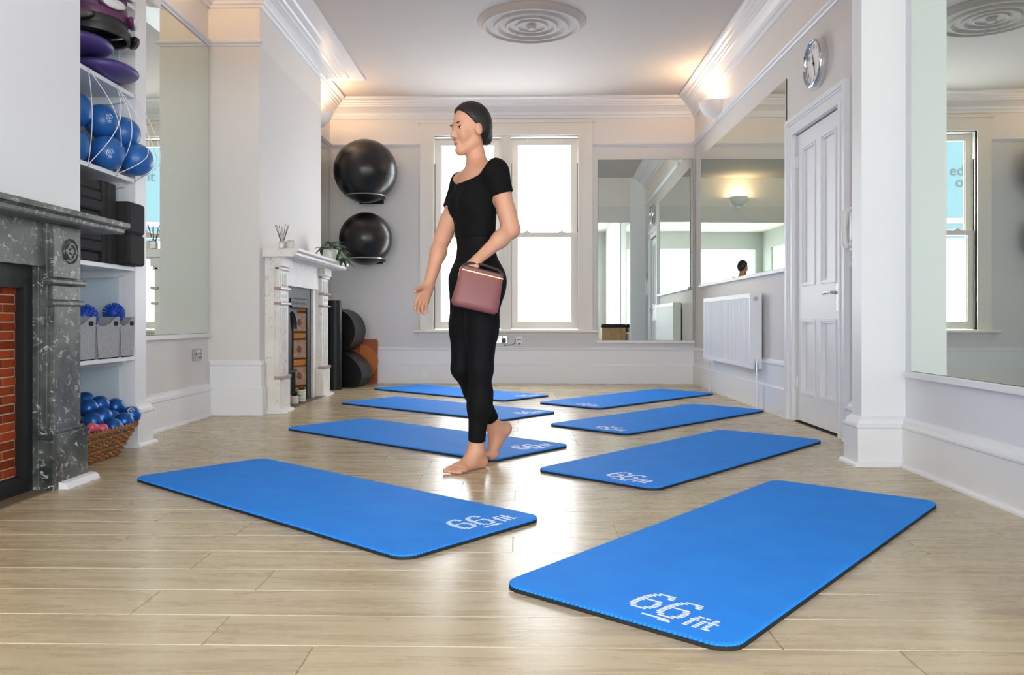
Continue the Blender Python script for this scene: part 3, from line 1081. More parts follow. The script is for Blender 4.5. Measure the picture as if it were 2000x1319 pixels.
mats = [
    ((-0.058, 2.140), -39.6, 'blue foam mat nearest the camera, right row'),
    ((-0.352, 2.362), 49.6, 'blue foam mat nearest the camera, left row'),
    ((0.062, 3.790), -41.5, 'second blue foam mat in the right row, beside the pier'),
    ((-0.150, 4.020), 50.0, "second blue foam mat in the left row, behind the person's bare foot"),
    ((0.172, 5.420), -43.5, 'third blue foam mat in the right row, level with the door'),
    ((-0.150, 5.640), 50.5, 'third blue foam mat in the left row, beside the white fireplace'),
    ((0.130, 6.850), -43.0, 'farthest blue foam mat in the right row, near the radiator'),
    ((-0.165, 7.000), 49.0, 'farthest blue foam mat in the left row, near the windows'),
]
for (x, y), a, lab in mats:
    t = thing('exercise_mat', lab, 'mat', (x, y, 0.0), R(a), 'blue exercise mats in two rows')
    obj_copy('base_layer', base_m, t, (0, 0, 0))
    obj_copy('top_layer', top_m, t, (0, 0, 0))
    obj_copy('logo', logo_m, t, (0, 0, 0))

# ------------------------------------------------------------------ black marble fireplace
f1 = thing('fireplace', 'black marble fireplace with red brick infill at the left edge', 'fireplace', (XB1, 2.85, 0), R(90))
sh = MB().prism([(0.0, 1.128), (-0.215, 1.128), (-0.222, 1.135), (-0.222, 1.150), (-0.236, 1.153), (-0.250, 1.158), (-0.250, 1.176), (-0.246, 1.180), (0.0, 1.180)], -0.925, 0.925, 'yz').build('mantel_shelf', BMARBLE, f1)
MB().box(-0.53, 0.53, -0.105, 0, 0.945, 1.13).build('frieze', BMARBLE, f1)
for s in (-1, 1):
    def bx(m, x0, x1, y0, y1, z0, z1, c=0.0025):
        a, b = sorted((s * x0, s * x1))
        return m.cbox(a, b, y0, y1, z0, z1, c)
    MBx = MB()
    bx(MBx, 0.462, 0.545, -0.09, 0, 0, 0.955)
    MBx.build('slip', BMARBLE, f1)
    m = MB()
    bx(m, 0.475, 0.70, -0.118, 0, 0.235, 1.13)
    jb_ = m.build('pilaster', BMARBLE, f1)
    m = MB()
    bx(m, 0.495, 0.703, -0.135, -0.11, 0.90, 1.128)
    bx(m, 0.495, 0.703, -0.132, -0.11, 0.805, 0.868)
    bx(m, 0.500, 0.703, -0.135, -0.11, 0.250, 0.780)
    m.build('raised_panel', BMARBLE, jb_)
    for z in (0.884, 0.792):
        k = 0.727 if z > 0.85 else 0.715
        MB().prism([(-0.10, z - 0.014), (-0.139, z - 0.014), (-0.148, z - 0.006), (-0.148, z + 0.005), (-0.139, z + 0.013), (-0.10, z + 0.013)], s * 0.466, s * k, 'yz').build('moulding', BMARBLE, jb_)
    MB().lathe([(0.0, -0.143), (0.012, -0.143), (0.016, -0.137), (0.024, -0.137), (0.030, -0.143), (0.036, -0.143), (0.040, -0.137), (0.044, -0.137), (0.049, -0.143), (0.054, -0.141), (0.056, -0.134)], s * 0.622, 0, 1.02, 32, 'y').build('roundel', BMARBLE, jb_, smooth=30)
    m = MB()
    bx(m, 0.466, 0.735, -0.150, 0, 0.0, 0.218)
    pl = m.build('plinth', BMARBLE, f1)
    m = MB()
    bx(m, 0.460, 0.740, -0.156, 0, 0.215, 0.236)
    bx(m, 0.470, 0.722, -0.145, 0, 0.236, 0.252)
    m.build('plinth_cap', BMARBLE, pl)
    x0, x1 = sorted((s * 0.505, s * 0.760))
    MB().prism([(-0.15, 0), (-0.192, 0), (-0.188, 0.014), (-0.176, 0.024), (-0.15, 0.028)], x0, x1, 'yz').build('floor_bead', WHITE, pl, label='white floor bead')
m = MB()
m.box(0.396, 0.466, -0.065, 0.02, 0.075, 0.95).box(-0.466, -0.396, -0.065, 0.02, 0.075, 0.95).box(-0.396, 0.396, -0.065, 0.02, 0.85, 0.95).box(-0.466, 0.466, -0.065, 0.02, 0.0, 0.075)
m.box(0.388, 0.412, -0.075, -0.06, 0.07, 0.86).box(-0.412, -0.388, -0.075, -0.06, 0.07, 0.86)
m.build('iron_frame', IRON, f1, label='black iron surround')
bpn = MB().box(-0.41, 0.41, -0.032, 0.03, 0.05, 0.86).build('brick_panel', MORTAR, f1)
PIT, BL = 0.0372, 0.152
bmesh_cache = {}
r = 0
z = 0.078
while z < 0.845:
    x = -0.356 - BL - (BL / 2 if r % 2 else 0.0) + 0.063
    while x < 0.40:
        a, b = max(x, -0.40), min(x + BL, 0.40)
        L = round(b - a, 3)
        if L > 0.03:
            if L not in bmesh_cache:
                bmesh_cache[L] = MB().cbox(0.0028, L - 0.0028, -0.036, -0.02, 0.0028, PIT - 0.0028, 0.0015).mesh('brick', BRICK)
            obj_copy('brick', bmesh_cache[L], bpn, (a, random.uniform(-0.0015, 0.0015), z))
        x += BL
    z += PIT
    r += 1
MB().box(-0.46, 0.46, -0.145, 0.0, 0.0, 0.006).build('hearth_slab', mat('hearth', (110, 92, 72), 0.6), f1)

# ------------------------------------------------------------------ white marble fireplace
f2 = thing('fireplace', 'white marble fireplace with cast iron tiled grate on the far chimney breast', 'fireplace', (XB2, 6.92, 0), R(90))
MB().prism([(0.0, 1.205), (-0.235, 1.205), (-0.245, 1.215), (-0.255, 1.218), (-0.255, 1.238), (-0.272, 1.242), (-0.280, 1.250), (-0.280, 1.266), (0.0, 1.266)], -0.855, 0.90, 'yz').build('mantel_shelf', WMARBLE, f2)
MB().box(-0.53, 0.53, -0.078, 0, 1.0, 1.206).build('frieze', WMARBLE, f2)
for s in (-1, 1):
    def bx2(m, x0, x1, y0, y1, z0, z1, c=0.002):
        a, b = sorted((s * x0, s * x1))
        return m.cbox(a, b, y0, y1, z0, z1, c)
    m = MB()
    bx2(m, 0.400, 0.53, -0.058, 0, 0, 1.005)
    bx2(m, 0.395, 0.412, -0.064, 0, 0, 1.005)
    m.build('slip', WMARBLE, f2)
    m = MB()
    bx2(m, 0.52, 0.795, -0.076, 0, 0, 1.206)
    jb2 = m.build('jamb', WMARBLE, f2)
    m = MB()
    bx2(m, 0.545, 0.785, -0.104, -0.07, 0.27, 1.206)
    m.build('pilaster', WMARBLE, jb2)
    m = MB()
    bx2(m, 0.53, 0.79, -0.135, -0.07, 1.135, 1.206)
    bx2(m, 0.545, 0.785, -0.124, -0.07, 1.105, 1.135, 0.008)
    m.build('capital', WMARBLE, jb2)
    for k in range(4):
        cx = 0.60 + k * 0.045
        m = MB()
        bx2(m, cx - 0.013, cx + 0.013, -0.112, -0.10, 0.985, 1.085, 0.004)
        m.build('flute', WMARBLE, jb2)
        m = MB()
        bx2(m, cx - 0.013, cx + 0.013, -0.112, -0.10, 0.30, 0.815, 0.004)
        m.build('flute', WMARBLE, jb2)
    m = MB()
    bx2(m, 0.565, 0.765, -0.110, -0.10, 0.868, 0.948)
    for q in range(5):
        bx2(m, 0.60 + q * 0.03, 0.615 + q * 0.03, -0.116, -0.108, 0.895, 0.92)
    m.build('carved_block', WMARBLE, jb2)
    for z0, z1, e in ((0.954, 0.976, 0.02), (0.838, 0.858, 0.012), (0.255, 0.283, 0.012)):
        m = MB()
        bx2(m, 0.53 if z0 > 0.5 else 0.518, 0.79 + e, -0.128, -0.07, z0, z1, 0.004)
        m.build('band', PMARBLE, jb2, label='mauve marble band')
    m = MB()
    bx2(m, 0.522, 0.802, -0.118, 0, 0, 0.258)
    pl = m.build('plinth', WMARBLE, f2)
    x0, x1 = sorted((s * 0.525, s * 0.83))
    MB().prism([(-0.118, 0), (-0.155, 0), (-0.150, 0.012), (-0.118, 0.024)], x0, x1, 'yz').build('floor_bead', WHITE, pl, label='white floor bead')
MB().box(-0.84, -0.80, -0.14, 0, 0, 0.02).build('floor_bead', WHITE, f2)
ins = MB()
ins.box(0.27, 0.40, -0.04, 0.02, 0.0, 1.0).box(-0.40, -0.27, -0.04, 0.02, 0.0, 1.0).box(-0.27, 0.27, -0.04, 0.02, 0.905, 1.0)
ins.box(-0.27, 0.27, -0.05, 0.02, 0.84, 0.90).box(-0.27, 0.27, -0.06, 0.0, 0.825, 0.84)
ins.box(-0.16, 0.16, 0.06, 0.22, 0.0, 0.9)
iron = ins.build('iron_insert', IRON, f2, label='black cast iron insert')
m = MB()
for q in range(9):
    m.lathe([(0, -0.054), (0.012, -0.053), (0.02, -0.048)], -0.2 + q * 0.05, 0, 0.87, 10, 'y')
m.build('iron_ornament', IRON, iron, smooth=True)
m = MB().prism(arc_pts(0, 0.64, 0.155, 0, 180, 14) + [(-0.155, 0.83), (0.155, 0.83)], 0.02, 0.06, 'xz')
m.build('hood', mat('iron_grey', (74, 77, 80), 0.5, 0.2, bump=(50, 0.5)), iron)
m = MB()
for q in range(7):
    m.cyl((-0.12 + q * 0.04, 0.03, 0.05), (-0.12 + q * 0.04, 0.03, 0.28), 0.006, n=6)
m.box(-0.15, 0.15, 0.02, 0.04, 0.26, 0.28).box(-0.15, 0.15, 0.02, 0.04, 0.05, 0.07)
m.build('fire_bars', IRON, iron)
# splayed tiled cheeks
for s in (1, -1):
    p0, p1 = Vector((0.272 * s, -0.025)), Vector((0.150 * s, 0.055))
    d = (p1 - p0).normalized()
    n = Vector((-d.y, d.x)) * s
    if n.y > 0:
        n = -n
    wl = (p1 - p0).length

    def slab(a0, a1, z0, z1, t0, t1):
        q = [p0 + d * a0 + n * t0, p0 + d * a1 + n * t0, p0 + d * a1 + n * t1, p0 + d * a0 + n * t1]
        mm = MB()
        mm.v = [(v.x, v.y, z0) for v in q] + [(v.x, v.y, z1) for v in q]
        mm.f = [(0, 1, 2, 3), (4, 5, 6, 7), (0, 1, 5, 4), (1, 2, 6, 5), (2, 3, 7, 6), (3, 0, 4, 7)]
        return mm
    ck = slab(0, wl, 0, 0.84, -0.02, 0.0).build('tiled_cheek', TILERED, f2)
    for z0, z1, kind in ((0.070, 0.115, 1), (0.138, 0.298, 0), (0.312, 0.363, 1), (0.380, 0.537, 0), (0.555, 0.600, 1), (0.619, 0.780, 0), (0.800, 0.836, 1)):
        tl = slab(0.003, wl - 0.004, z0, z1, 0.0, 0.005).build('tile', GOLD if kind else TILE, ck)
        tl['label'] = 'gold border tile' if kind else 'beige flower tile'
        if not kind:
            c = p0 + d * (wl / 2)
            zc = (z0 + z1) / 2
            fm = MB()
            for q in range(6):
                a = q * math.pi / 3
                e = c + d * (0.017 * math.cos(a)) + n * 0.006
                fm.ell((e.x, e.y, zc + 0.017 * math.sin(a)), (0.014, 0.010, 0.014), 8, 6)
            e = c + n * 0.008
            fm.ell((e.x, e.y, zc), (0.012, 0.010, 0.012), 8, 6)
            fm.build('tile_flower', TILEFLOWER, ck, smooth=True)
MB().box(-0.52, 0.52, -0.125, 0.0, 0.0, 0.005).build('hearth_slab', mat('hearth', (110, 92, 72)), f2)


# ------------------------------------------------------------------ plants and mantel things
def leaf_mesh(mb, base, direction, length, width, droop=0.3, up=Vector((0, 0, 1))):
    d = Vector(direction).normalized()
    side = d.cross(up)
    if side.length < 0.1:
        side = Vector((1, 0, 0))
    side.normalize()
    nn = side.cross(d).normalized()
    rows = 7
    vs = []
    for i in range(rows):
        t = i / (rows - 1)
        c = Vector(base) + d * (length * t) - Vector((0, 0, 1)) * (droop * length * t * t)
        w = width * 0.5 * math.sin(math.pi * min(1, 0.06 + t * 0.94)) ** 0.8
        vs += [c - side * w + nn * w * 0.25, c + nn * 0.0, c + side * w + nn * w * 0.25]
    th = 0.0012
    up_ = [tuple(v) for v in vs]
    lo = [tuple(v - nn * th) for v in vs]
    k = len(vs)
    fs = []
    for i in range(rows - 1):
        for j in (0, 1):
            a = i * 3 + j
            fs.append((a, a + 1, a + 4, a + 3))
            fs.append((k + a, k + a + 3, k + a + 4, k + a + 1))
        for a in (i * 3, i * 3 + 2):
            fs.append((a, a + 3, k + a + 3, k + a))
    mb.add(up_ + lo, fs)


def pot_profile(r, h, rim=0.004):
    return [(0, 0), (r * 0.9, 0), (r * 0.94, 0.004), (r, h), (r - rim, h), (r - rim - 0.002, h - 0.012), (0, h - 0.012)]


pp = thing('potted_plant', 'leafy green plant in a white pot trailing over the white mantel end', 'plant', (-1.80, 7.47, 1.266))
MB().lathe(pot_profile(0.072, 0.115), n=28).build('pot', CERAMIC, pp, smooth=30)
MB().lathe([(0, 0.106), (0.064, 0.104)], n=20).build('soil', SOIL, pp)
stems = [((0, 0, 0.10), (-0.02, -0.03, 0.17)), ((0.02, 0, 0.10), (0.07, -0.05, 0.14)), ((0.03, -0.01, 0.10), (0.13, -0.06, 0.03)), ((0.0, -0.03, 0.10), (-0.06, -0.06, 0.12)), ((0.0, 0.03, 0.1), (0.02, 0.05, 0.18)), ((0.03, -0.02, 0.1), (0.11, -0.08, 0.11))]
rs = random.Random(3)
for bi, (b0, b1) in enumerate(stems):
    MB().tube([b0, ((b0[0] + b1[0]) / 2, (b0[1] + b1[1]) / 2, max(b0[2], b1[2]) + 0.012), b1], [0.004, 0.0035, 0.003], 6).build('stem', LEAF, pp, smooth=True)
    for q in range(6):
        a = 2 * math.pi * q / 6 + bi
        el = rs.uniform(-0.5, 0.45)
        L = rs.uniform(0.085, 0.125)
        dd = Vector((math.cos(a), math.sin(a), el))
        if b1[0] > 0.1:
            dd += Vector((0.6, 0, -0.5))
        m = MB()
        leaf_mesh(m, b1, dd, L, L * 0.36, 0.35)
        m.build('leaf', LEAF, pp, smooth=True)

df = thing('reed_diffuser', 'glass reed diffuser with dark sticks on the white mantel', 'diffuser', (-1.865, 6.17, 1.266))
MB().cbox(-0.021, 0.021, -0.021, 0.021, 0, 0.062, 0.003).cyl((0, 0, 0.062), (0, 0, 0.078), 0.011, n=14).build('bottle', mat('diffuser_glass', (200, 198, 194), 0.08), df)
MB().box(-0.015, 0.015, -0.0225, -0.0205, 0.012, 0.045).build('paper_label', PRINT, df)
MB().box(-0.0215, 0.0215, -0.0215, 0.0215, 0.0015, 0.010).build('dark_base', BLACK, df)
for q in range(7):
    a = q * 0.9
    e = (0.055 * math.cos(a), 0.04 * math.sin(a), 0.195 - 0.006 * (q % 3))
    MB().cyl((-0.3 * e[0] * 0.2, -0.04 * e[1], 0.02), e, 0.0021, n=6).build('reed', REED, df)
sp = thing('succulent_pot', 'small grey-white pot with a succulent beside the reed diffuser', 'plant pot', (-1.815, 6.22, 1.266))
MB().lathe(pot_profile(0.037, 0.068), n=24).build('pot', mat('stone_pot', (214, 212, 206), 0.6), sp, smooth=30)
m = MB()
for q in range(12):
    a = q * 2.4
    leaf_mesh(m, (0.006 * math.cos(a), 0.006 * math.sin(a), 0.058), (math.cos(a), math.sin(a), 0.8), 0.03, 0.014, 0.1)
m.build('succulent', DLEAF, sp, smooth=True)

p1 = thing('hearth_plant', 'small plant in a plain white pot inside the white fireplace', 'plant', (-1.945, 6.78, 0.006))
MB().lathe(pot_profile(0.038, 0.068), n=24).build('pot', CERAMIC, p1, smooth=30)
p2 = thing('hearth_plant', 'small plant in a ribbed pale pot inside the white fireplace', 'plant', (-1.925, 6.93, 0.006))
prf = [(0, 0), (0.030, 0)]
for q in range(5):
    z0 = 0.002 + q * 0.021
    prf += [(0.036, z0 + 0.002), (0.039, z0 + 0.008), (0.036, z0 + 0.017), (0.032, z0 + 0.020)]
prf += [(0.030, 0.106), (0.030, 0.09), (0, 0.09)]
MB().lathe(prf, n=24).build('pot', mat('pale_green_ceramic', (216, 220, 206), 0.35), p2, smooth=30)
for t, zz_, L0 in ((p1, 0.06, 0.06), (p2, 0.095, 0.05)):
    for q in range(16):
        a = q * 2.4
        m = MB()
        leaf_mesh(m, (0, 0, zz_), (math.cos(a), math.sin(a), 0.3 + (q % 4) * 0.35), L0 * rs.uniform(0.8, 1.15), 0.024, 0.2)
        m.build('leaf', DLEAF, t, smooth=True)


# ------------------------------------------------------------------ exercise balls on the end wall
def big_ball(c, r, label, seam):
    o = MB().ell((0, 0, 0), (r, r, r), 48, 28).build('exercise_ball', RUBBER, loc=c, smooth=True)
    tag(o, label, 'exercise ball', 'black exercise balls on the end wall')
    m = MB()
    for ax in (0, 1, 2):
        pts = []
        for i in range(64):
            a = 2 * math.pi * i / 64
            p = [Vector((math.cos(a), math.sin(a), 0)), Vector((math.cos(a), 0, math.sin(a))), Vector((0, math.cos(a), math.sin(a)))][ax]
            p = Matrix.Rotation(seam[0], 3, 'X') @ (Matrix.Rotation(seam[1], 3, 'Z') @ (Matrix.Rotation(seam[2], 3, 'Y') @ p))
            pts.append(p * (r - 0.0008))
        m.tube(pts, 0.0022, 5, closed=True)
    m.build('seam', BLACK, o, smooth=True)
    return o


big_ball((-1.712, 8.695, 2.345), 0.345, 'larger black exercise ball, the upper one left of the windows', (0.25, 0.9, 0.3))
big_ball((-1.720, 8.755, 1.612), 0.290, 'smaller black exercise ball, the lower one left of the windows', (0.9, 0.4, 0.2))


def ball_bracket(c, r, z, label):
    t = thing('ball_bracket', label, 'bracket', (c[0], YB - 0.001, z))
    cy = c[1] - YB
    m = MB()
    m.tube([(r * math.cos(2 * math.pi * i / 48), cy + r * math.sin(2 * math.pi * i / 48), 0) for i in range(48)], 0.007, 8, closed=True)
    m.build('ring', STEEL, t, smooth=True)
    MB().cyl((0.10, cy + math.sqrt(r * r - 0.01), -0.004), (0.10, 0, -0.004), 0.008).cyl((-0.10, cy + math.sqrt(r * r - 0.01), -0.004), (-0.10, 0, -0.004), 0.008).build('arm', BLACK, t)
    MB().cbox(-0.14, 0.14, -0.012, 0, -0.035, 0.02, 0.003).build('wall_plate', BLACK, t)
    MB().cbox(0.165, 0.215, cy - 0.03, cy + 0.03, -0.035, -0.008, 0.003).build('foot_block', BLACK, t)


ball_bracket((-1.712, 8.695), 0.214, 2.072, 'metal ring bracket under the larger black exercise ball')
ball_bracket((-1.720, 8.755), 0.196, 1.392, 'metal ring bracket under the smaller black exercise ball')

# ------------------------------------------------------------------ rollers and barrel by the end wall
o = MB().lathe([(0, 0), (0.066, 0), (0.070, 0.004), (0.070, 0.916), (0.066, 0.92), (0.0, 0.92)], n=28).build('foam_roller', BLEATHER, loc=(-1.935, 8.22, 0), smooth=30)
tag(o, 'tall black cylinder roller standing beside the white fireplace', 'foam roller')
o = MB().lathe([(0, 0), (0.062, 0), (0.066, 0.004), (0.066, 0.916), (0.062, 0.92), (0.0, 0.92)], n=28).build('foam_roller', BFOAM, loc=(-2.085, 8.24, 0), smooth=30)
tag(o, 'second black foam roller standing behind the first, against the alcove mirror', 'foam roller')
sc = thing('spine_barrel', 'black padded spine corrector with a curved arch, standing by the rollers', 'spine corrector', (-1.84, 8.60, 0), R(-8))
po = arc_pts(-0.14, 0.60, 0.235, 90, -62, 18)
pi_ = arc_pts(-0.14, 0.60, 0.10, -62, 90, 10)
MB().prism(po + pi_, -0.17, 0.17, 'xz').build('arch_pad', BLEATHER, sc, smooth=30)
low = [(-0.10, 0.40), (-0.03, 0.37), (0.05, 0.325), (0.115, 0.262), (0.158, 0.196), (0.170, 0.135), (0.160, 0.075), (0.128, 0.028), (0.08, 0.004), (-0.10, 0.0)]
MB().prism(low, -0.17, 0.17, 'xz').build('lower_pad', BLEATHER, sc, smooth=25)
MB().prism([(-0.13, 0.0), (-0.085, 0.0), (-0.085, 0.83), (-0.13, 0.83)], -0.16, 0.16, 'xz').build('back_board', BFOAM, sc)
rb = thing('balance_board', 'rust brown board with a tan half disc leaning on the end wall', 'board', (-1.80, 8.965, 0))
MB().prism(rrect(-0.13, 0.165, 0.0, 0.50, 0.025), 0.02, 0.045, 'xz').build('board', RUST, rb)
MB().prism(arc_pts(-0.02, 0.25, 0.195, -90, 90, 24), -0.012, 0.018, 'xz').build('half_disc', ORANGE, rb, smooth=30)
MB().prism([(-0.13, 0.03), (-0.022, 0.03), (-0.022, 0.47), (-0.13, 0.47)], 0.0, 0.018, 'xz').build('half_panel', mat('tan_leather_dark', (170, 88, 30), 0.5), rb)
MB().box(-0.024, -0.018, -0.02, 0.018, 0.05, 0.45).build('seam', ORANGE, rb)

# ------------------------------------------------------------------ alcove shelves
SZ = [2.50, 2.00, 1.52, 1.02, 0.515]
SN = ['topmost shelf of the left alcove, cut off by the frame', 'white alcove shelf under the stacked purple and black rings', 'white alcove shelf under the netted blue balls',
      'white alcove shelf under the black foam blocks', 'white alcove shelf under the grey felt baskets']
for z, lab in zip(SZ, SN):
    t = thing('alcove_shelf', lab, 'shelf', (-2.20, 3.79, z), 0, 'shelves in the left alcove')
    MB().cbox(-0.395, 0.0, 0.002, 0.70, -0.024, 0.0, 0.002).build('board', WHITE, t)
    for y0, y1 in ((0.672, 0.70), (0.002, 0.03)):
        MB().prism([(-0.39, -0.066), (-0.12, -0.062), (-0.055, -0.048), (-0.048, -0.036), (-0.055, -0.024), (-0.39, -0.024)], y0, y1, 'xz').build('batten', WHITE, t)


def emblem(mb, c, r, d):
    """small printed ring and squiggle hugging the ball in direction d"""
    d = Vector(d).normalized()
    u = Vector((0, 0, 1)).cross(d).normalized()
    w = d.cross(u)

    def on(a, b):
        v = d + (u * a + w * b) / r
        return Vector(c) + v.normalized() * (r + 0.0006)
    mb.tube([on(0.016 * math.cos(q), 0.019 * math.sin(q)) for q in [i * 0.28 for i in range(20)]], 0.0014, 5)
    mb.tube([on(0.006 * math.cos(q) - 0.003, 0.006 * math.sin(q) + 0.004) for q in [i * 0.5 for i in range(12)]], 0.0014, 5)
    mb.tube([on(0.004 + 0.005 * math.cos(q), -0.006 + 0.005 * math.sin(q)) for q in [i * 0.5 for i in range(10)]], 0.0014, 5)
    mb.tube([on(-0.012 + 0.003 * i, -0.026) for i in range(9)], 0.0011, 5)


soft = [((-2.215, 4.22, 1.612), 'blue soft ball, front and lowest in the netted pile, with a white emblem', (0.55, -0.75, -0.15)),
        ((-2.150, 4.405, 1.612), 'blue soft ball overhanging the far end of the netted shelf', None),
        ((-2.300, 4.030, 1.612), 'blue soft ball at the near end of the netted shelf beside the white wall', None),
        ((-2.262, 4.255, 1.787), 'blue soft ball on top of the netted pile, with a white emblem', (0.75, -0.6, 0.1)),
        ((-2.220, 4.400, 1.758), 'blue soft ball at the upper far end of the netted pile', None),
        ((-2.310, 4.070, 1.806), 'blue soft ball at the upper near end, half hidden by the white wall', None),
        ((-2.400, 4.36, 1.612), 'blue soft ball at the back of the netted shelf', None)]
for c, lab, em in soft:
    o = MB().ell((0, 0, 0), (0.0905, 0.0905, 0.0905), 32, 20).build('soft_ball', SOFTBLUE, loc=c, smooth=True)
    tag(o, lab, 'ball', 'blue soft balls on the netted shelf')
    if em:
        m = MB()
        emblem(m, (0, 0, 0), 0.0905, em)
        m.build('emblem', PRINT, o, smooth=True, label='white printed emblem')
nt_ = thing('retaining_cord', 'white zigzag cord holding the blue soft balls on their shelf', 'cord', (-2.20, 4.25, 1.52))
ZA = {'a': 4.0, 'b': 4.28, 'c': 4.487}
for a, b in (('aT', 'aB'), ('aT', 'bB'), ('aB', 'bT'), ('bT', 'bB'), ('bT', 'cB'), ('bB', 'cT'), ('cT', 'cB')):
    def pt(q):
        return Vector((0.004, ZA[q[0]] - 4.25, 0.472 if q[1] == 'T' else -0.012))
    p, q = pt(a), pt(b)
    pts = []
    for i in range(25):
        t = i / 24
        v = p.lerp(q, t)
        if 'c' in a + b:
            s1, s2_ = max(0.0, min(1.0, (v.z + 0.012) / 0.12)), max(0.0, min(1.0, (0.472 - v.z) / 0.40))
            v.x += 0.150 * math.sin(s1 * math.pi / 2) * math.sin(s2_ * math.pi / 2)
        else:
            v.x += (0.085 if a[0] != b[0] or a[0] == 'b' else 0.02) * math.sin(math.pi * t)
        pts.append(v)
    MB().tube(pts, 0.0022, 5).build('cord_strand', CORD, nt_, smooth=True)
for k in ZA.values():
    for z in (0.472, -0.012):
        MB().tube([(0.004 + 0.006 * math.cos(i * 0.8), k - 4.25, z + 0.006 * math.sin(i * 0.8)) for i in range(8)], 0.0018, 5, closed=True).build('screw_eye', STEEL, nt_)

# black foam blocks
bl = MB().cbox(-0.30, 0, 0, 0.185, 0, 0.173, 0.012).mesh('foam_block', BFOAM, 30)
for z, lab in ((1.02, 'thick black foam block at the far end of its shelf, lower of two'), (1.194, 'thick black foam block at the far end of its shelf, upper of two')):
    o = bpy.data.objects.new('foam_block', bl)
    COL.objects.link(o)
    o.location = (-2.135, 4.30, z)
    tag(o, lab, 'foam block', 'black foam blocks on the alcove shelf')
bl2 = MB().cbox(-0.30, 0, 0, 0.048, 0, 0.43, 0.006).mesh('foam_block', BFOAM, 30)
for k in range(3):
    o = bpy.data.objects.new('foam_block', bl2)
    COL.objects.link(o)
    o.location = (-2.195 + 0.004 * (k % 2), 4.125 + k * 0.0515, 1.02)
    tag(o, 'upright black foam slab, ' + ['nearest the flat stack', 'middle of the three upright ones', 'touching the two thick blocks'][k], 'foam block', 'upright black foam slabs')
bl3 = MB().cbox(-0.30, 0, 0, 0.30, 0, 0.051, 0.008).mesh('foam_block', BFOAM, 30)
for k in range(8):
    o = bpy.data.objects.new('foam_block', bl3)
    COL.objects.link(o)
    o.location = (-2.20 + 0.006 * ((k * 3) % 4), 3.81 + 0.003 * (k % 3), 1.02 + k * 0.0525)
    tag(o, 'flat black foam slab, ' + ['lowest of the stack', 'second from the bottom of the stack', 'third from the bottom of the stack', 'fourth from the bottom of the stack', 'fifth from the bottom of the stack', 'third from the top of the stack', 'second from the top of the stack', 'topmost of the stack'][k] + ' beside the white wall', 'foam block', 'flat stack of black foam slabs')


# felt baskets
def felt_basket(y0, y1, lab):
    w = y1 - y0
    t = thing('felt_basket', lab, 'basket', (-2.195, y0, 0.515), 0, 'grey felt baskets on the alcove shelf')
    d, th, h = 0.27, 0.005, 0.165
    fl = 0.018
    m = MB()
    # front and back walls: rim dips near and rises to the far end
    rim = [(0.0, h + 0.018), (0.25, h + 0.004), (0.55, h + 0.018), (0.8, h + 0.052), (0.92, h + 0.058), (1.0, h + 0.056)]
    for x0 in (0.0, -d):
        pf = [(0.0, 0.0), (w, 0.0)] + [(a * (w + 2 * fl) - fl, b) for a, b in rim[::-1]]
        m.prism(pf, x0 - th, x0, 'yz')
    m.add([(0, 0, 0), (-d, 0, 0), (-d, -fl, h + 0.018), (0, -fl, h + 0.018)], [(0, 1, 2, 3)])
    m.add([(0, w, 0), (-d, w, 0), (-d, w + fl, h + 0.056), (0, w + fl, h + 0.056)], [(0, 1, 2, 3)])
    m.box(-d, 0, 0, w, 0, th)
    m.build('felt_body', FELT, t)
    hy = w * 0.86
    MB().prism(rrect(hy - 0.022, hy + 0.022, h + 0.008, h + 0.032, 0.01, 4), -0.0005, 0.0012, 'yz').build('handle_slot', DARKGAP, t, label='dark handle slot')


felt_basket(3.83, 4.055, 'grey felt basket beside the black fireplace, nearest of three')
felt_basket(4.095, 4.300, 'grey felt basket in the middle of three on the alcove shelf')
felt_basket(4.335, 4.465, 'grey felt basket at the far end of the alcove shelf')


def spiky(c, r, lab):
    t = thing('spiky_ball', lab, 'massage ball', c, 0, 'blue spiky massage balls')
    MB().ell((0, 0, 0), (r, r, r), 24, 14).build('ball_core', SPIKE, t, smooth=True)
    m = MB()
    N = 130
    for i in range(N):
        zz_ = 1 - 2 * (i + 0.5) / N
        a = i * 2.39996
        rr = math.sqrt(1 - zz_ * zz_)
        d = Vector((rr * math.cos(a), rr * math.sin(a), zz_))
        m.tube([d * (r - 0.001), d * (r + 0.011)], [0.0058, 0.0030], 6)
    s_ = m.build('spikes', SPIKE, t, smooth=True)
    s_['kind'] = 'stuff'


spiky((-2.335, 4.21, 0.735), 0.062, 'blue spiky massage ball half hidden in the middle felt basket')
spiky((-2.265, 4.385, 0.757), 0.048, 'blue spiky massage ball on top of the far felt basket')


# purple cushions and pilates rings
def cushion(c, rx, ry, rz_, lab):
    o = MB().ell((0, 0, 0), (rx, ry, rz_), 32, 16).build('air_cushion', PURPLE, loc=c, smooth=True)
    tag(o, lab, 'cushion', 'purple cushions on the alcove shelf')


cushion((-2.235, 4.235, 2.052), 0.165, 0.185, 0.050, 'purple round cushion at the bottom, overhanging the shelf edge')
cushion((-2.300, 4.090, 2.150), 0.165, 0.185, 0.048, 'purple round cushion lying on top of the lower purple one')


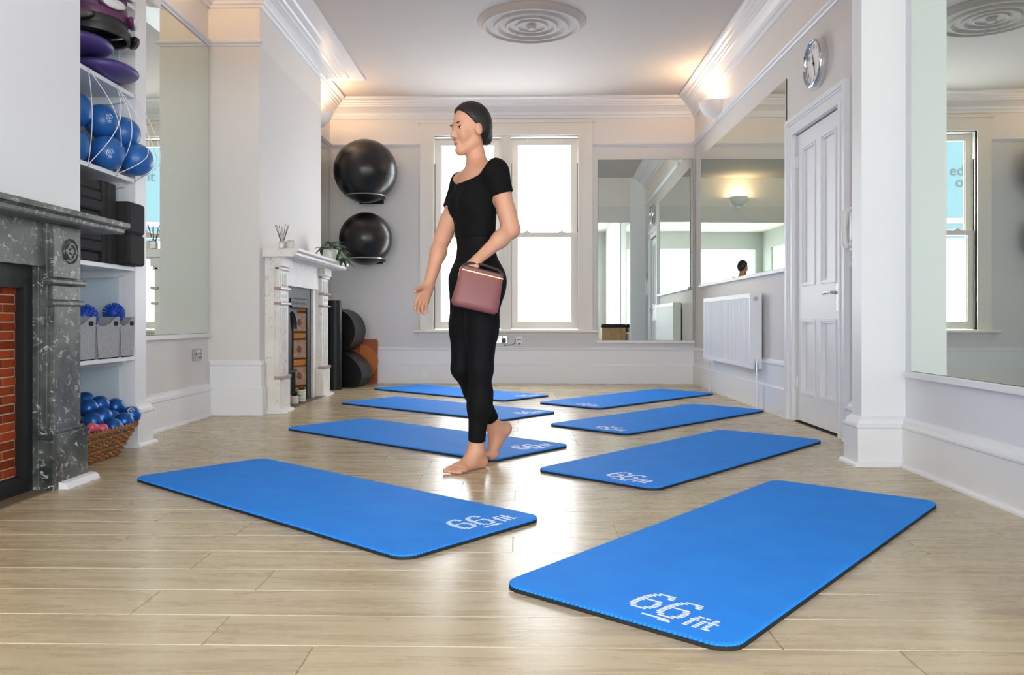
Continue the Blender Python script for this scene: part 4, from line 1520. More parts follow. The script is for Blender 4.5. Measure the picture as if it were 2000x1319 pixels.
def ring(c, r, h, material, pad, lab, tilt, turn):
    t = thing('pilates_ring', lab, 'exercise ring', c, turn, 'stacked exercise rings')
    t.rotation_euler = (tilt[0], tilt[1], turn)
    MB().lathe([(r - 0.009, -h / 2), (r + 0.009, -h / 2), (r + 0.012, 0), (r + 0.009, h / 2), (r - 0.009, h / 2), (r - 0.012, 0), (r - 0.009, -h / 2)], n=48).build('hoop', material, t, smooth=40)
    for s in (1, -1):
        g = MB().ell((s * (r + 0.024), 0, 0), (0.024, 0.072, h * 0.72), 18, 12).build('grip_pad', pad, t, smooth=True)
        MB().ell((s * (r + 0.040), 0, 0), (0.013, 0.062, h * 0.62), 18, 12).build('grip_face', OFFW if pad is not BLACK else mat('brown_pad', (92, 74, 70), 0.5), g, smooth=True)


BRING = mat('black_ring', (38, 40, 40), 0.45)
ring((-2.262, 4.175, 2.232), 0.168, 0.044, BRING, BLACK, 'lowest black exercise ring with brown pads, on the purple cushions', (0.02, 0.05), R(38))
ring((-2.275, 4.160, 2.272), 0.165, 0.040, BRING, BLACK, 'upper black exercise ring in the stack', (0.0, 0.03), R(-75))
ring((-2.270, 4.170, 2.313), 0.168, 0.042, PLUM, PLUM, 'lowest plum exercise ring, above the black ones', (0.0, 0.03), R(22))
ring((-2.280, 4.180, 2.355), 0.165, 0.042, PLUM, PLUM, 'middle plum exercise ring with a white pad facing the room', (0.0, 0.02), R(-30))
ring((-2.285, 4.165, 2.397), 0.165, 0.042, PLUM, PLUM, 'plum exercise ring second from the top of the stack', (0.0, 0.01), R(-58))
ring((-2.280, 4.175, 2.439), 0.165, 0.042, PLUM, PLUM, 'topmost plum exercise ring in the stack', (0.0, 0.0), R(5))

# wicker basket of balls
wb = thing('wicker_basket', 'brown wicker basket of small balls on the floor under the shelves', 'basket', (-2.30, 4.02, 0.0))
HB = 0.150


def loop_at(t, n):
    hx, hy, rr = 0.155 + 0.038 * t, 0.225 + 0.125 * t, 0.07
    pts = []
    base = rrect(-hx, hx, -hy, hy, rr, 8)
    # resample evenly
    seg = [(Vector(base[i]), Vector(base[(i + 1) % len(base)])) for i in range(len(base))]
    tot = sum((b - a).length for a, b in seg)
    out, acc, k = [], 0.0, 0
    for i in range(n):
        s_ = tot * i / n
        while k < len(seg) - 1 and acc + (seg[k][1] - seg[k][0]).length < s_:
            acc += (seg[k][1] - seg[k][0]).length
            k += 1
        a, b = seg[k]
        l = (b - a).length
        out.append(a.lerp(b, (s_ - acc) / l if l > 1e-6 else 0))
    return out


NP = 168
m = MB()
rows_ = 11
for r_ in range(rows_):
    t = (r_ + 0.5) / rows_
    L0 = loop_at(t, NP)
    pts = []
    for i, p in enumerate(L0):
        nrm = (L0[(i + 1) % NP] - L0[i - 1])
        nrm = Vector((nrm.y, -nrm.x)).normalized()
        ph_ = math.sin(i / NP * 2 * math.pi * 28 + (math.pi if r_ % 2 else 0) + r_ * 0.35)
        q = p + nrm * (0.0065 * ph_)
        pts.append((q.x, q.y, 0.008 + t * (HB - 0.016) + 0.004 * math.cos(i / NP * 2 * math.pi * 28 + r_ * 0.9)))
    m.tube(pts, 0.0068, 6, closed=True)
o = m.build('weave', WICKER, wb, smooth=True)
o['kind'] = 'stuff'
m = MB()
for i in range(56):
    a, b = loop_at(0.02, 56)[i], loop_at(1.0, 56)[i]
    m.cyl((a.x, a.y, 0.003), (b.x, b.y, HB), 0.0042, n=5)
o = m.build('stakes', WICKER, wb, smooth=True)
o['kind'] = 'stuff'
m = MB()
LR = loop_at(1.04, NP)
for ph0 in (0, 2.09, 4.19):
    pts = []
    for i, p in enumerate(LR):
        nrm = (LR[(i + 1) % NP] - LR[i - 1])
        nrm = Vector((nrm.y, -nrm.x)).normalized()
        a = i / NP * 2 * math.pi * 20 + ph0
        q = p + nrm * (0.008 * math.cos(a))
        pts.append((q.x, q.y, HB + 0.004 + 0.008 * math.sin(a)))
    m.tube(pts, 0.0065, 6, closed=True)
m.build('braided_rim', WICKER, wb, smooth=True)
MB().prism([tuple(p) for p in loop_at(0.0, 60)], 0.002, 0.010, 'xy').build('base', WICKER, wb)

small = [((-2.15, 4.155, .152), 'metallic blue ball at the basket rim beside the pink ones', None), ((-2.15, 4.27, .169), 'metallic blue ball at the basket rim, second from the far end', None),
         ((-2.17, 4.392, .190), 'metallic blue ball at the far end of the wicker basket, with a white emblem', (0.3, -0.7, 0.6)), ((-2.22, 4.18, .206), 'metallic blue ball in the middle of the wicker basket', None),
         ((-2.27, 4.41, .232), 'metallic blue ball high at the far back of the wicker basket', None), ((-2.30, 4.305, .256), 'metallic blue ball at the top of the heap in the wicker basket', None),
         ((-2.20, 4.05, .196), 'metallic blue ball behind the pink balls in the wicker basket', None), ((-2.30, 4.19, .250), 'metallic blue ball half hidden by the black marble plinth', None),
         ((-2.365, 4.275, .280), 'metallic blue ball at the back top of the heap by the black marble', None), ((-2.242, 4.315, .178), 'metallic blue ball deep between its neighbours in the wicker basket', None)]
for c, lab, em in small:
    o = MB().ell((0, 0, 0), (0.0505, 0.0505, 0.0505), 28, 16).build('toning_ball', METBLUE, loc=c, smooth=True)
    tag(o, lab, 'ball', 'metallic blue balls in the wicker basket')
    if em:
        m = MB()
        emblem(m, (0, 0, 0), 0.0505, em)
        m.build('emblem', PRINT, o, smooth=True, label='white printed emblem')
for c, d, lab in (((-2.135, 3.985, 0.172), (0.02, 0.045, -0.006), 'pink double-lobed massage ball at the basket rim'), ((-2.150, 3.915, 0.172), (0.012, 0.030, 0.018), 'pink double-lobed massage ball nearest the black marble plinth')):
    t = thing('massage_ball', lab, 'massage ball', c, 0, 'pink massage balls in the wicker basket')
    d = Vector(d)
    m = MB()
    prof, L = [], 0.052
    q = Vector((0, 0, 1)).rotation_difference(d).to_matrix()
    pts = []
    for i in range(15):
        a = -1 + 2 * i / 14
        zz_ = a * 0.050
        lobe = max(0.0, 0.026 ** 2 - (abs(zz_) - 0.024) ** 2) ** 0.5
        pts.append((max(lobe, 0.014 if abs(zz_) < 0.012 else 0.0), zz_))
    m.lathe(pts, n=20)
    m.v = [tuple(q @ Vector(v)) for v in m.v]
    m.build('lobes', PINK, t, smooth=True)

# ------------------------------------------------------------------ bench seen in the mirror, added boards outside in place of blue window film
bn = thing('storage_bench', 'pine storage box with a black cushion reflected in the end wall mirror', 'bench', (1.57, 1.45, 0), 0)
for k in range(5):
    MB().cbox(-0.24 + k * 0.096, -0.146 + k * 0.096, 0.20, 0.222, 0.0, 0.56, 0.002).build('front_board', PINE, bn)
MB().box(-0.24, 0.24, -0.22, 0.198, 0.0, 0.56).build('carcass', PINE, bn)
MB().cbox(-0.25, 0.25, -0.23, 0.23, 0.56, 0.63, 0.02).build('cushion', CUSHION, bn)

for x, yy, z, words, lab in ((4.7, 20.0, 4.0, (('ent', 0.09, 4.34, 0.36),), 'pale blue banner added outside for the blue window film, reflected in the left alcove mirror'),
                              (-5.4, 20.0, 4.0, (('ed', -0.66, 4.34, 0.36), ('o', -0.72, 4.06, 0.36)), 'pale blue banner added outside for the blue window film, reflected in the mirror at the right edge')):
    bn = thing('film_stand_in', lab, 'standin', (x, yy, z - 1.3))  # added stand-in for the lettered film on the window glass
    MB().box(-1.5, 1.5, 0, 0.04, 0, 2.6).build('stand_in_sheet', ADBLUE, bn)
    for z0, z1 in ((0.36, 0.50), (0.12, 0.22)):
        MB().box(-1.5, 1.5, -0.01, 0, z0, z1).build('stripe', mat('film_pink', (96, 84, 96), 0.6), bn)
    for txt, tx, tz, ts in words:
        t = text_mb(txt, ts)
        m = MB()
        m.add([(tx - p[0], -0.012, tz - (z - 1.3) + p[1]) for p in t.v], t.f)
        m.build('lettering', ADTEXT, bn)
    for px_ in (-1.56, 1.5):
        MB().box(px_, px_ + 0.06, -0.02, 0.06, -2.7, 2.7).build('stand_in_post', STEEL, bn)

# ------------------------------------------------------------------ the walking person (one continuous surface grown from a distance field)
class Field:
    def __init__(s, lo, hi, h):
        s.lo = np.array(lo, np.float32)
        s.h = h
        s.n = np.ceil((np.array(hi) - np.array(lo)) / h).astype(int) + 1
        s.f = np.full(s.n, 1.0, np.float32)

    def window(s, blo, bhi):
        a = np.clip(np.floor((np.array(blo) - s.lo) / s.h).astype(int), 0, s.n)
        b = np.clip(np.ceil((np.array(bhi) - s.lo) / s.h).astype(int) + 1, 0, s.n)
        ax = [s.lo[i] + s.h * np.arange(a[i], b[i], dtype=np.float32) for i in range(3)]
        X, Y, Z = np.meshgrid(*ax, indexing='ij')
        return tuple(slice(a[i], b[i]) for i in range(3)), X, Y, Z

    def blend(s, sl, d, k):
        g = s.f[sl]
        if k <= 0:
            np.minimum(g, d, out=g)
        else:
            hh = np.clip(0.5 + 0.5 * (g - d) / k, 0, 1)
            s.f[sl] = g + (d - g) * hh - k * hh * (1 - hh)

    def cone(s, a, b, ra, rb, k=0.02, flat=None):
        """tapered capsule; flat=(axis, factor) squashes the section along a direction"""
        a, b = np.array(a, np.float32), np.array(b, np.float32)
        m = max(ra, rb) + k + 0.03
        sl, X, Y, Z = s.window(np.minimum(a, b) - m, np.maximum(a, b) + m)
        if X.size == 0:
            return
        ab = b - a
        px, py, pz = X - a[0], Y - a[1], Z - a[2]
        t = np.clip((px * ab[0] + py * ab[1] + pz * ab[2]) / max(1e-9, float(ab @ ab)), 0, 1)
        dx, dy, dz = px - t * ab[0], py - t * ab[1], pz - t * ab[2]
        if flat is not None:
            ax, fac = np.array(flat[0], np.float32), flat[1]
            ax = ax / np.linalg.norm(ax)
            q = (dx * ax[0] + dy * ax[1] + dz * ax[2]) * (1 / fac - 1)
            dx, dy, dz = dx + q * ax[0], dy + q * ax[1], dz + q * ax[2]
        d = np.sqrt(dx * dx + dy * dy + dz * dz) - (ra + (rb - ra) * t)
        s.blend(sl, d, k)

    def ell(s, c, r, R3, k=0.02):
        c = np.array(c, np.float32)
        m = max(r) + k + 0.02
        sl, X, Y, Z = s.window(c - m, c + m)
        P = [X - c[0], Y - c[1], Z - c[2]]
        q = [(P[0] * R3[i][0] + P[1] * R3[i][1] + P[2] * R3[i][2]) / r[i] for i in range(3)]
        L = np.sqrt(q[0] ** 2 + q[1] ** 2 + q[2] ** 2)
        d = (L - 1) * min(r) if max(r) / min(r) < 1.2 else (L - 1) * (L + 1e-4) / (np.sqrt(sum((q[i] / r[i]) ** 2 for i in range(3))) + 1e-4)
        s.blend(sl, d.astype(np.float32), k)

    def mesh(s, f=None):
        """naive surface nets"""
        f = s.f if f is None else f
        ins = f < 0
        c = ins[:-1, :-1, :-1].astype(np.int8)
        for dx in (0, 1):
            for dy in (0, 1):
                for dz in (0, 1):
                    if dx + dy + dz:
                        c = c + ins[dx:dx + c.shape[0], dy:dy + c.shape[1], dz:dz + c.shape[2]]
        cells = np.argwhere((c > 0) & (c < 8))
        idx = -np.ones(c.shape, np.int64)
        idx[tuple(cells.T)] = np.arange(len(cells))
        acc = np.zeros((len(cells), 3), np.float64)
        cnt = np.zeros(len(cells))
        corners = [(0, 0, 0), (1, 0, 0), (0, 1, 0), (1, 1, 0), (0, 0, 1), (1, 0, 1), (0, 1, 1), (1, 1, 1)]
        cv = [f[cells[:, 0] + a, cells[:, 1] + b, cells[:, 2] + d] for a, b, d in corners]
        for i in range(8):
            for j in range(i + 1, 8):
                if sum(abs(corners[i][q] - corners[j][q]) for q in range(3)) != 1:
                    continue
                cr_ = (cv[i] < 0) != (cv[j] < 0)
                t = np.where(cr_, cv[i] / np.where(cr_, cv[i] - cv[j], 1), 0)
                for q in range(3):
                    acc[:, q] += np.where(cr_, corners[i][q] + t * (corners[j][q] - corners[i][q]), 0)
                cnt += cr_
        V = (cells + acc / cnt[:, None]) * s.h + s.lo
        F = []
        for ax in range(3):
            sa = [slice(None)] * 3
            sb = [slice(None)] * 3
            sa[ax], sb[ax] = slice(0, -1), slice(1, None)
            e = np.argwhere(ins[tuple(sa)] != ins[tuple(sb)])
            o = [q for q in range(3) if q != ax]
            ok = (e[:, o[0]] > 0) & (e[:, o[1]] > 0) & (e[:, o[0]] < c.shape[o[0]]) & (e[:, o[1]] < c.shape[o[1]])
            e = e[ok]
            q4 = []
            for du, dv in ((-1, -1), (0, -1), (0, 0), (-1, 0)):
                g = e.copy()
                g[:, o[0]] += du
                g[:, o[1]] += dv
                q4.append(idx[g[:, 0], g[:, 1], g[:, 2]])
            Q = np.stack(q4, 1)
            flip = ins[tuple(e.T)]
            if ax == 1:
                flip = ~flip
            Q[~flip] = Q[~flip][:, ::-1]
            F.append(Q[(Q >= 0).all(1)])
        return V, np.concatenate(F)


def np_obj(name, V, F, material, parent, origin):
    me = bpy.data.meshes.new(name)
    me.from_pydata((V - np.array(origin)).tolist(), [], F.tolist())
    me.update()
    me.materials.append(material)
    for p in me.polygons:
        p.use_smooth = True
    o = bpy.data.objects.new(name, me)
    COL.objects.link(o)
    o.parent = parent
    return o


def V3(*a):
    return np.array(a, float)


fw = V3(-0.88, -0.47, 0)
fw /= np.linalg.norm(fw)
lf = V3(-fw[1], fw[0], 0)          # her left
up = V3(0, 0, 1)
BODY3 = [lf, fw, up]
PEL = V3(-0.228, 3.895, 0.93)
ORG = (-0.23, 3.88, 0.0)


def W(f_, l_, z):
    return V3(PEL[0], PEL[1], 0) + fw * f_ + lf * l_ + up * z


J = {}
J['hipL'], J['hipR'] = W(0.0, 0.082, 0.90), W(0.0, -0.082, 0.91)
J['kneeL'], J['ankL'] = V3(-0.197, 3.800, 0.485), V3(-0.222, 3.852, 0.088)
J['kneeR'], J['ankR'] = V3(-0.292, 3.930, 0.480), V3(-0.100, 4.215, 0.165)
J['shL'], J['shR'] = W(-0.035, 0.150, 1.425), W(0.0, -0.150, 1.415)
J['elL'], J['wrL'] = V3(-0.052, 3.790, 1.150), V3(-0.205, 3.690, 1.000)
J['elR'], J['wrR'] = V3(-0.392, 3.945, 1.130), V3(-0.452, 3.845, 0.885)
HC = W(0.030, 0.0, 1.645)           # head centre
hf = V3(-0.86, -0.50, -0.10)
hf /= np.linalg.norm(hf)
hl = np.cross(up, hf)
hl /= np.linalg.norm(hl)
hl = hl if hl @ lf > 0 else -hl
hu = np.cross(hf, hl)
hu = hu if hu[2] > 0 else -hu
HEAD3 = [hl, hf, hu]


def hp(l_, f_, u_):
    return HC + hl * l_ + hf * f_ + hu * u_


def rot(v, ax, a):
    ax = ax / np.linalg.norm(ax)
    return v * math.cos(a) + np.cross(ax, v) * math.sin(a) + ax * (ax @ v) * (1 - math.cos(a))


ballR = V3(-0.150, 4.085, 0.018)
fdR = fw
nR = rot(up, np.cross(up, fdR), R(52))
heelR = ballR - rot(fdR, np.cross(up, fdR), R(52)) * 0.160
if heelR[2] < 0.05:
    nR = rot(up, np.cross(up, fdR), R(-52))
    heelR = ballR - rot(fdR, np.cross(up, fdR), R(-52)) * 0.160
J['ankR'] = heelR + nR * 0.075 + (ballR - heelR) * 0.22


HRES = 0.0052
LO, HI = (-0.60, 3.50, -0.01), (0.04, 4.36, 1.84)


def torso(F):
    F.ell(W(-0.01, 0, 0.93), (0.160, 0.102, 0.125), BODY3, 0.03)
    F.ell(W(-0.030, 0.072, 0.890), (0.084, 0.074, 0.090), BODY3, 0.04)
    F.ell(W(-0.030, -0.072, 0.890), (0.084, 0.074, 0.090), BODY3, 0.04)
    F.ell(W(0.0, 0, 1.08), (0.118, 0.078, 0.14), BODY3, 0.06)
    F.ell(W(0.005, 0, 1.26), (0.138, 0.088, 0.155), BODY3, 0.06)
    F.ell(W(0.0, 0, 1.385), (0.132, 0.074, 0.075), BODY3, 0.05)
    F.ell(W(0.058, 0.062, 1.285), (0.056, 0.046, 0.054), BODY3, 0.035)
    F.ell(W(0.058, -0.062, 1.285), (0.056, 0.046, 0.054), BODY3, 0.035)
    F.cone(W(-0.015, 0.045, 1.455), J['shL'] - up * 0.012, 0.045, 0.050, 0.05)
    F.cone(W(-0.015, -0.045, 1.455), J['shR'] - up * 0.012, 0.045, 0.050, 0.05)


def upper_arms(F, inf=0.0, stop=1.0):
    for s_ in 'LR':
        a, b = J['sh' + s_], J['el' + s_]
        e = a + (b - a) * stop
        F.cone(a, e, 0.051 + inf, 0.051 + inf + (0.038 - 0.051) * stop, 0.03)


def legs(F, inf=0.0):
    for s_ in 'LR':
        h, kn, an = J['hip' + s_], J['knee' + s_], J['ank' + s_]
        F.cone(h, h + (kn - h) * 0.55, 0.092 + inf, 0.071 + inf, 0.05)
        F.cone(h + (kn - h) * 0.5, kn, 0.073 + inf, 0.052 + inf, 0.03)
        back = V3(0.35, 0.4, 0) * 0.03 if s_ == 'L' else V3(0.3, 0.0, -0.6) * 0.03
        c1 = kn + (an - kn) * 0.30 + back
        F.cone(kn, kn + (an - kn) * 0.45, 0.050 + inf, 0.046 + inf, 0.025)
        F.cone(c1, c1 + (an - kn) * 0.18, 0.047 + inf, 0.043 + inf, 0.035)
        F.cone(kn + (an - kn) * 0.4, an, 0.044 + inf, 0.034 + inf, 0.03)


body = Field(LO, HI, HRES)
torso(body)
upper_arms(body)
legs(body)
# neck and head
body.cone(W(-0.020, 0, 1.42), W(0.008, 0, 1.57), 0.054, 0.046, 0.03)
body.ell(hp(0, -0.015, 0.038), (0.073, 0.092, 0.088), HEAD3, 0.02)
body.ell(hp(0, 0.020, -0.020), (0.057, 0.066, 0.092), HEAD3, 0.025)
for s_ in (1, -1):
    body.cone(hp(s_ * 0.044, -0.008, -0.058), hp(s_ * 0.008, 0.058, -0.104), 0.016, 0.014, 0.025)
body.ell(hp(0, 0.066, -0.101), (0.021, 0.020, 0.018), HEAD3, 0.02)      # chin
body.cone(hp(0, 0.076, 0.010), hp(0, 0.098, -0.030), 0.007, 0.0105, 0.012)   # nose
for s_ in (1, -1):
    body.ell(hp(s_ * 0.011, 0.086, -0.036), (0.008, 0.010, 0.007), HEAD3, 0.006)
    body.ell(hp(s_ * 0.032, 0.069, 0.024), (0.020, 0.012, 0.008), HEAD3, 0.014)   # brow
    body.ell(hp(s_ * 0.036, 0.056, -0.030), (0.022, 0.020, 0.022), HEAD3, 0.02)   # cheek
    body.ell(hp(s_ * 0.074, -0.010, -0.010), (0.009, 0.020, 0.031), HEAD3, 0.006)  # ear
body.ell(hp(0, 0.078, -0.061), (0.022, 0.010, 0.006), HEAD3, 0.008)
body.ell(hp(0, 0.075, -0.074), (0.020, 0.011, 0.0065), HEAD3, 0.008)
# forearms
for s_ in 'LR':
    a, b = J['el' + s_], J['wr' + s_]
    body.cone(J['sh' + s_] + (a - J['sh' + s_]) * 0.7, a, 0.041, 0.039, 0.02)
    body.cone(a, a + (b - a) * 0.35, 0.037, 0.039, 0.02)
    body.cone(a + (b - a) * 0.3, b, 0.038, 0.025, 0.02)


NAILS = []


def hand_on(F, wr, d, pn, thumb_side, curl, spread=0.06, thumb_open=0.7):
    """d: along the hand, pn: palm normal (fingers curl towards it), thumb_side: direction of the thumb edge"""
    d = d / np.linalg.norm(d)
    pn = pn - d * (pn @ d)
    pn /= np.linalg.norm(pn)
    w = np.cross(d, pn)
    if w @ thumb_side < 0:
        w = -w
    axis = np.cross(d, pn)
    for q in (-0.026, -0.009, 0.009, 0.026):
        F.cone(wr + d * 0.012 + w * q * 0.6, wr + d * 0.085 + w * q, 0.0145, 0.0125, 0.012)
    F.cone(wr, wr + d * 0.03, 0.024, 0.022, 0.02, (pn, 0.75))
    lens = {0.028: (0.038, 0.024, 0.020), 0.0095: (0.043, 0.028, 0.021), -0.0095: (0.040, 0.026, 0.020), -0.028: (0.031, 0.019, 0.018)}
    for i, (q, ls) in enumerate(lens.items()):
        p = wr + d * (0.088 - abs(q) * 0.25) + w * q
        v = d + w * (q * spread / 0.028)
        v /= np.linalg.norm(v)
        c = curl[i]
        r0 = 0.0098 if i < 3 else 0.0085
        for j, L in enumerate(ls):
            v = rot(v, axis, c * (0.55, 0.75, 0.5)[j])
            e = p + v * L
            F.cone(p, e, r0 - 0.0008 * j, r0 - 0.0008 * (j + 1), 0.004)
            p = e
    p = wr + d * 0.024 + w * 0.024 + pn * 0.008
    v = d * 0.75 + w * thumb_open + pn * 0.25
    v /= np.linalg.norm(v)
    F.cone(wr + d * 0.012 + w * 0.012, p, 0.017, 0.015, 0.012)
    for j, L in enumerate((0.042, 0.030, 0.024)):
        e = p + v * L
        F.cone(p, e, 0.0135 - 0.0015 * j, 0.012 - 0.0015 * j, 0.006)
        p = e
        v = rot(v, axis, 0.22)
        v = v - w * 0.15
        v /= np.linalg.norm(v)


dR = J['wrR'] - J['elR']
hand_on(body, J['wrR'], dR / np.linalg.norm(dR) + fw * 0.12, lf * 1.0 + fw * -0.2, fw, (0.35, 0.42, 0.5, 0.55))
dL = V3(-0.075, -0.015, -0.06)
hand_on(body, J['wrL'], dL, V3(-0.1, 0.25, -1.0), V3(-0.3, -1.0, 0.0), (1.0, 1.05, 1.05, 1.0), 0.02, 0.5)


def foot(F, an, heel, ball, toe, n_up, outer, toe_flat=0.0):
    """heel/ball/toe: sole points; outer: unit vector to the little toe side"""
    d = (toe - heel)
    d = d / np.linalg.norm(d)
    hc = heel + n_up * 0.030
    F.cone(an, hc + d * 0.012, 0.033, 0.030, 0.03)
    F.cone(an + d * 0.01, ball * 0.55 + heel * 0.45 + n_up * 0.045, 0.034, 0.028, 0.03)
    F.cone(hc, ball + n_up * 0.020 + outer * 0.012, 0.028, 0.020, 0.03)
    F.cone(ball * 0.5 + heel * 0.5 + n_up * 0.040 - outer * 0.006, ball + n_up * 0.021 - outer * 0.018, 0.027, 0.021, 0.03)
    F.cone(ball + n_up * 0.018 - outer * 0.022, ball + n_up * 0.016 + outer * 0.028, 0.018, 0.014, 0.02)
    td = toe - ball
    tl = np.linalg.norm(td)
    td = td / tl
    nu = n_up if toe_flat == 0 else up
    for i, (q, L, r_) in enumerate(((-0.027, 1.0, 0.0135), (-0.006, 0.94, 0.0098), (0.010, 0.82, 0.0092), (0.024, 0.68, 0.0088), (0.036, 0.52, 0.0084))):
        b = ball + outer * (q * 0.95) + nu * 0.016 - td * 0.004
        m_ = ball + outer * q + td * tl * L * 0.55 + nu * (r_ + 0.008)
        t = ball + outer * (q * 1.02) + td * tl * L + nu * (r_ + 0.0005)
        F.cone(b, m_, r_ + 0.002, r_, 0.008)
        F.cone(m_, t, r_, r_ * 0.95, 0.004)
        NAILS.append((t + td * r_ * 0.45 + nu * r_ * 0.75, r_, td, nu, outer))


fd = V3(-0.60, -0.80, 0)
fd /= np.linalg.norm(fd)
outL = V3(-fd[1], fd[0], 0)
heelL = V3(-0.198, 3.893, 0.0)
foot(body, J['ankL'], heelL, heelL + fd * 0.165, heelL + fd * 0.232, up, outL)
foot(body, J['ankR'], heelR, ballR, ballR + fdR * 0.066, nR, -lf, 1.0)
# nothing sinks below the floor
zz_ = (body.lo[2] + body.h * np.arange(body.n[2])).astype(np.float32)
body.f = np.maximum(body.f, (0.0015 - zz_)[None, None, :])

person = thing('person', 'barefoot person in black top and black leggings walking left past the mats', 'person', ORG)
Vb, Fb = body.mesh()
np_obj('body', Vb, Fb, SKIN, person, ORG)

ax_ = [body.lo[i] + body.h * np.arange(body.n[i], dtype=np.float32) for i in range(3)]
GX, GY, GZ = np.meshgrid(*ax_, indexing='ij', sparse=True)


def lin(v, c0):
    return (GX * v[0] + GY * v[1] + GZ * v[2] - float(np.dot(v, c0))).astype(np.float32)


# black top: torso and cap sleeves, wide neck cut away
top = Field(LO, HI, HRES)
torso(top)
top.f -= 0.009
sl_ = Field(LO, HI, HRES)
upper_arms(sl_, 0.010, 0.52)
for s_, k_ in (('L', 0.40), ('R', 0.50)):
    a, b = J['sh' + s_], J['el' + s_]
    u_ = (b - a) / np.linalg.norm(b - a)
    sidev = lf if s_ == 'L' else -lf
    near = lin(sidev, W(0, 0, 0)) > 0.09
    cut = lin(u_, a + (b - a) * k_)
    sl_.f = np.where(near, np.maximum(sl_.f, cut), sl_.f)
hh_ = np.clip(0.5 + 0.5 * (top.f - sl_.f) / 0.025, 0, 1)
tf = top.f + (sl_.f - top.f) * hh_ - 0.025 * hh_ * (1 - hh_)
del sl_
nk = Field(LO, HI, HRES)
nk.ell(W(0.035, 0.0, 1.472), (0.168, 0.135, 0.100), BODY3, 0.0)
nk.cone(W(-0.02, 0, 1.47), W(-0.0, 0, 1.62), 0.085, 0.085, 0.0)
tf = np.maximum(tf, -nk.f)
tf = np.maximum(tf, (1.115 - GZ).astype(np.float32))
Vt, Ft = top.mesh(tf)
np_obj('top', Vt, Ft, CLOTH, person, ORG)
del tf, nk

leg = Field(LO, HI, HRES)
torso(leg)
legs(leg)
leg.f -= 0.0055
lfld = np.maximum(leg.f, (GZ - 1.135).astype(np.float32))
uL = (J['ankL'] - J['kneeL']) / np.linalg.norm(J['ankL'] - J['kneeL'])
uR = (J['ankR'] - J['kneeR']) / np.linalg.norm(J['ankR'] - J['kneeR'])
cutL = lin(uL, J['ankL'] - uL * 0.048)
cutR = lin(uR, J['ankR'] - uR * 0.060)
nearR = lin(V3(0.35, 1, 0), (J['ankL'] + J['ankR']) / 2 + V3(0, -0.07, 0)) > 0
low_ = np.broadcast_to(GZ < 0.55, lfld.shape)
lfld = np.where(low_ & nearR, np.maximum(lfld, cutR), np.where(low_, np.maximum(lfld, cutL), lfld))
Vl, Fl = leg.mesh(lfld)
np_obj('leggings', Vl, Fl, LEGG, person, ORG)
del lfld, leg

# hair: cap and low bun
hr = Field((-0.42, 3.66, 1.48), (-0.08, 4.06, 1.84), 0.0045)
hr.ell(hp(0, -0.014, 0.042), (0.081, 0.100, 0.096), HEAD3, 0.0)
hr.ell(hp(0, -0.050, 0.005), (0.074, 0.062, 0.080), HEAD3, 0.02)
X_, Y_, Z_ = np.meshgrid(*[hr.lo[i] + hr.h * np.arange(hr.n[i], dtype=np.float32) for i in range(3)], indexing='ij', sparse=True)


def hlin(v, c0):
    return X_ * v[0] + Y_ * v[1] + Z_ * v[2] - float(np.dot(v, c0))


cutf = hlin(hf * 0.80 - hu * 0.60, hp(0, 0.022, 0.040))
hr.f = np.maximum(hr.f, cutf.astype(np.float32))
hr.ell(hp(0, -0.088, -0.040), (0.034, 0.026, 0.034), HEAD3, 0.02)
Vh, Fh = hr.mesh()
np_obj('hair', Vh, Fh, HAIR, person, ORG)
off = -V3(*ORG)


def small_part(name, c, r, R3, material):
    M3 = Matrix([list(R3[0]), list(R3[1]), list(R3[2])]).transposed()
    return MB().ell(tuple(c + off), r, 14, 10, M3).build(name, material, person, smooth=True)


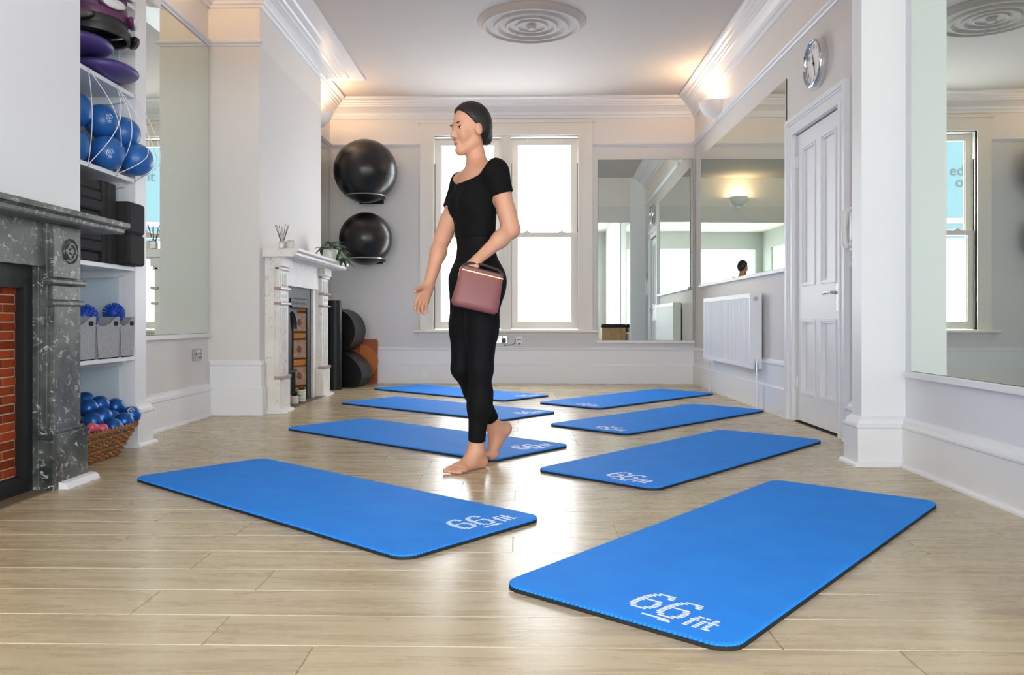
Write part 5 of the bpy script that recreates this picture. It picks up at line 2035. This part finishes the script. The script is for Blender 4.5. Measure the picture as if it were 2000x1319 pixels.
for s_ in (1, -1):
    small_part('eye', hp(s_ * 0.031, 0.0672, 0.003), (0.0125, 0.0085, 0.0058), HEAD3, EYEW)
    small_part('iris', hp(s_ * 0.031 + 0.0045, 0.0722, 0.003), (0.0058, 0.0040, 0.0056), HEAD3, IRIS)
    small_part('eyelash', hp(s_ * 0.0315, 0.0715, 0.0085), (0.0150, 0.0075, 0.0024), HEAD3, HAIR)
    small_part('eyebrow', hp(s_ * 0.033, 0.0805, 0.027), (0.019, 0.0055, 0.0030), HEAD3, HAIR)
small_part('lips', hp(0, 0.0815, -0.0675), (0.017, 0.0075, 0.0085), HEAD3, LIP)
for c, r_, td, nu, ou in NAILS:
    small_part('toenail', c - td * r_ * 0.2, (r_ * 0.62, r_ * 0.62, r_ * 0.28), [ou, td, nu], NAIL)

# ------------------------------------------------------------------ mauve handbag in the left hand
bg = thing('handbag', "mauve leather bag held at the walking person's left hip", 'bag', (-0.222, 3.655, 0.765), R(14))
bgx = Matrix.Rotation(R(13), 4, 'Y')
m = MB()
n_, k_ = 28, 12
rowsb = []
for j in range(k_ + 1):
    z = 0.185 * j / k_
    t = z / 0.185
    hw_ = 0.112 - 0.012 * t
    hd = 0.040 * (1 - 0.72 * t ** 1.6) + 0.004
    if j == 0:
        hw_, hd = 0.098, 0.030
    rowsb.append([(hw_ * math.copysign(abs(math.cos(a)) ** 0.45, math.cos(a)), hd * math.copysign(abs(math.sin(a)) ** 0.7, math.sin(a)), z) for a in [2 * math.pi * i / n_ for i in range(n_)]])
vs = [p for r_ in rowsb for p in r_]
fs = [(j * n_ + i, j * n_ + (i + 1) % n_, (j + 1) * n_ + (i + 1) % n_, (j + 1) * n_ + i) for j in range(k_) for i in range(n_)]
fs += [tuple(range(n_))[::-1], tuple(k_ * n_ + i for i in range(n_))]
m.add(vs, fs)


def tilt(mb):
    mb.v = [tuple(bgx @ Vector(v)) for v in mb.v]
    return mb


tilt(m).build('bag_body', MAUVE, bg, smooth=50)
tilt(MB().cbox(-0.100, 0.100, -0.012, 0.012, 0.180, 0.192, 0.003)).build('zip_band', mat('dark_brown_trim', (58, 40, 36), 0.5), bg)
tilt(MB().box(-0.096, 0.098, -0.0215, -0.019, 0.166, 0.170)).build('metal_bar', mat('gold_trim', (214, 170, 110), 0.25, 0.8), bg)
tilt(MB().tube([(-0.095, 0, 0.188), (-0.07, 0, 0.206), (0.0, 0, 0.212), (0.07, 0, 0.206), (0.10, 0, 0.188)], 0.006, 8)).build('carry_strap', mat('dark_brown_trim', (58, 40, 36)), bg, smooth=True)
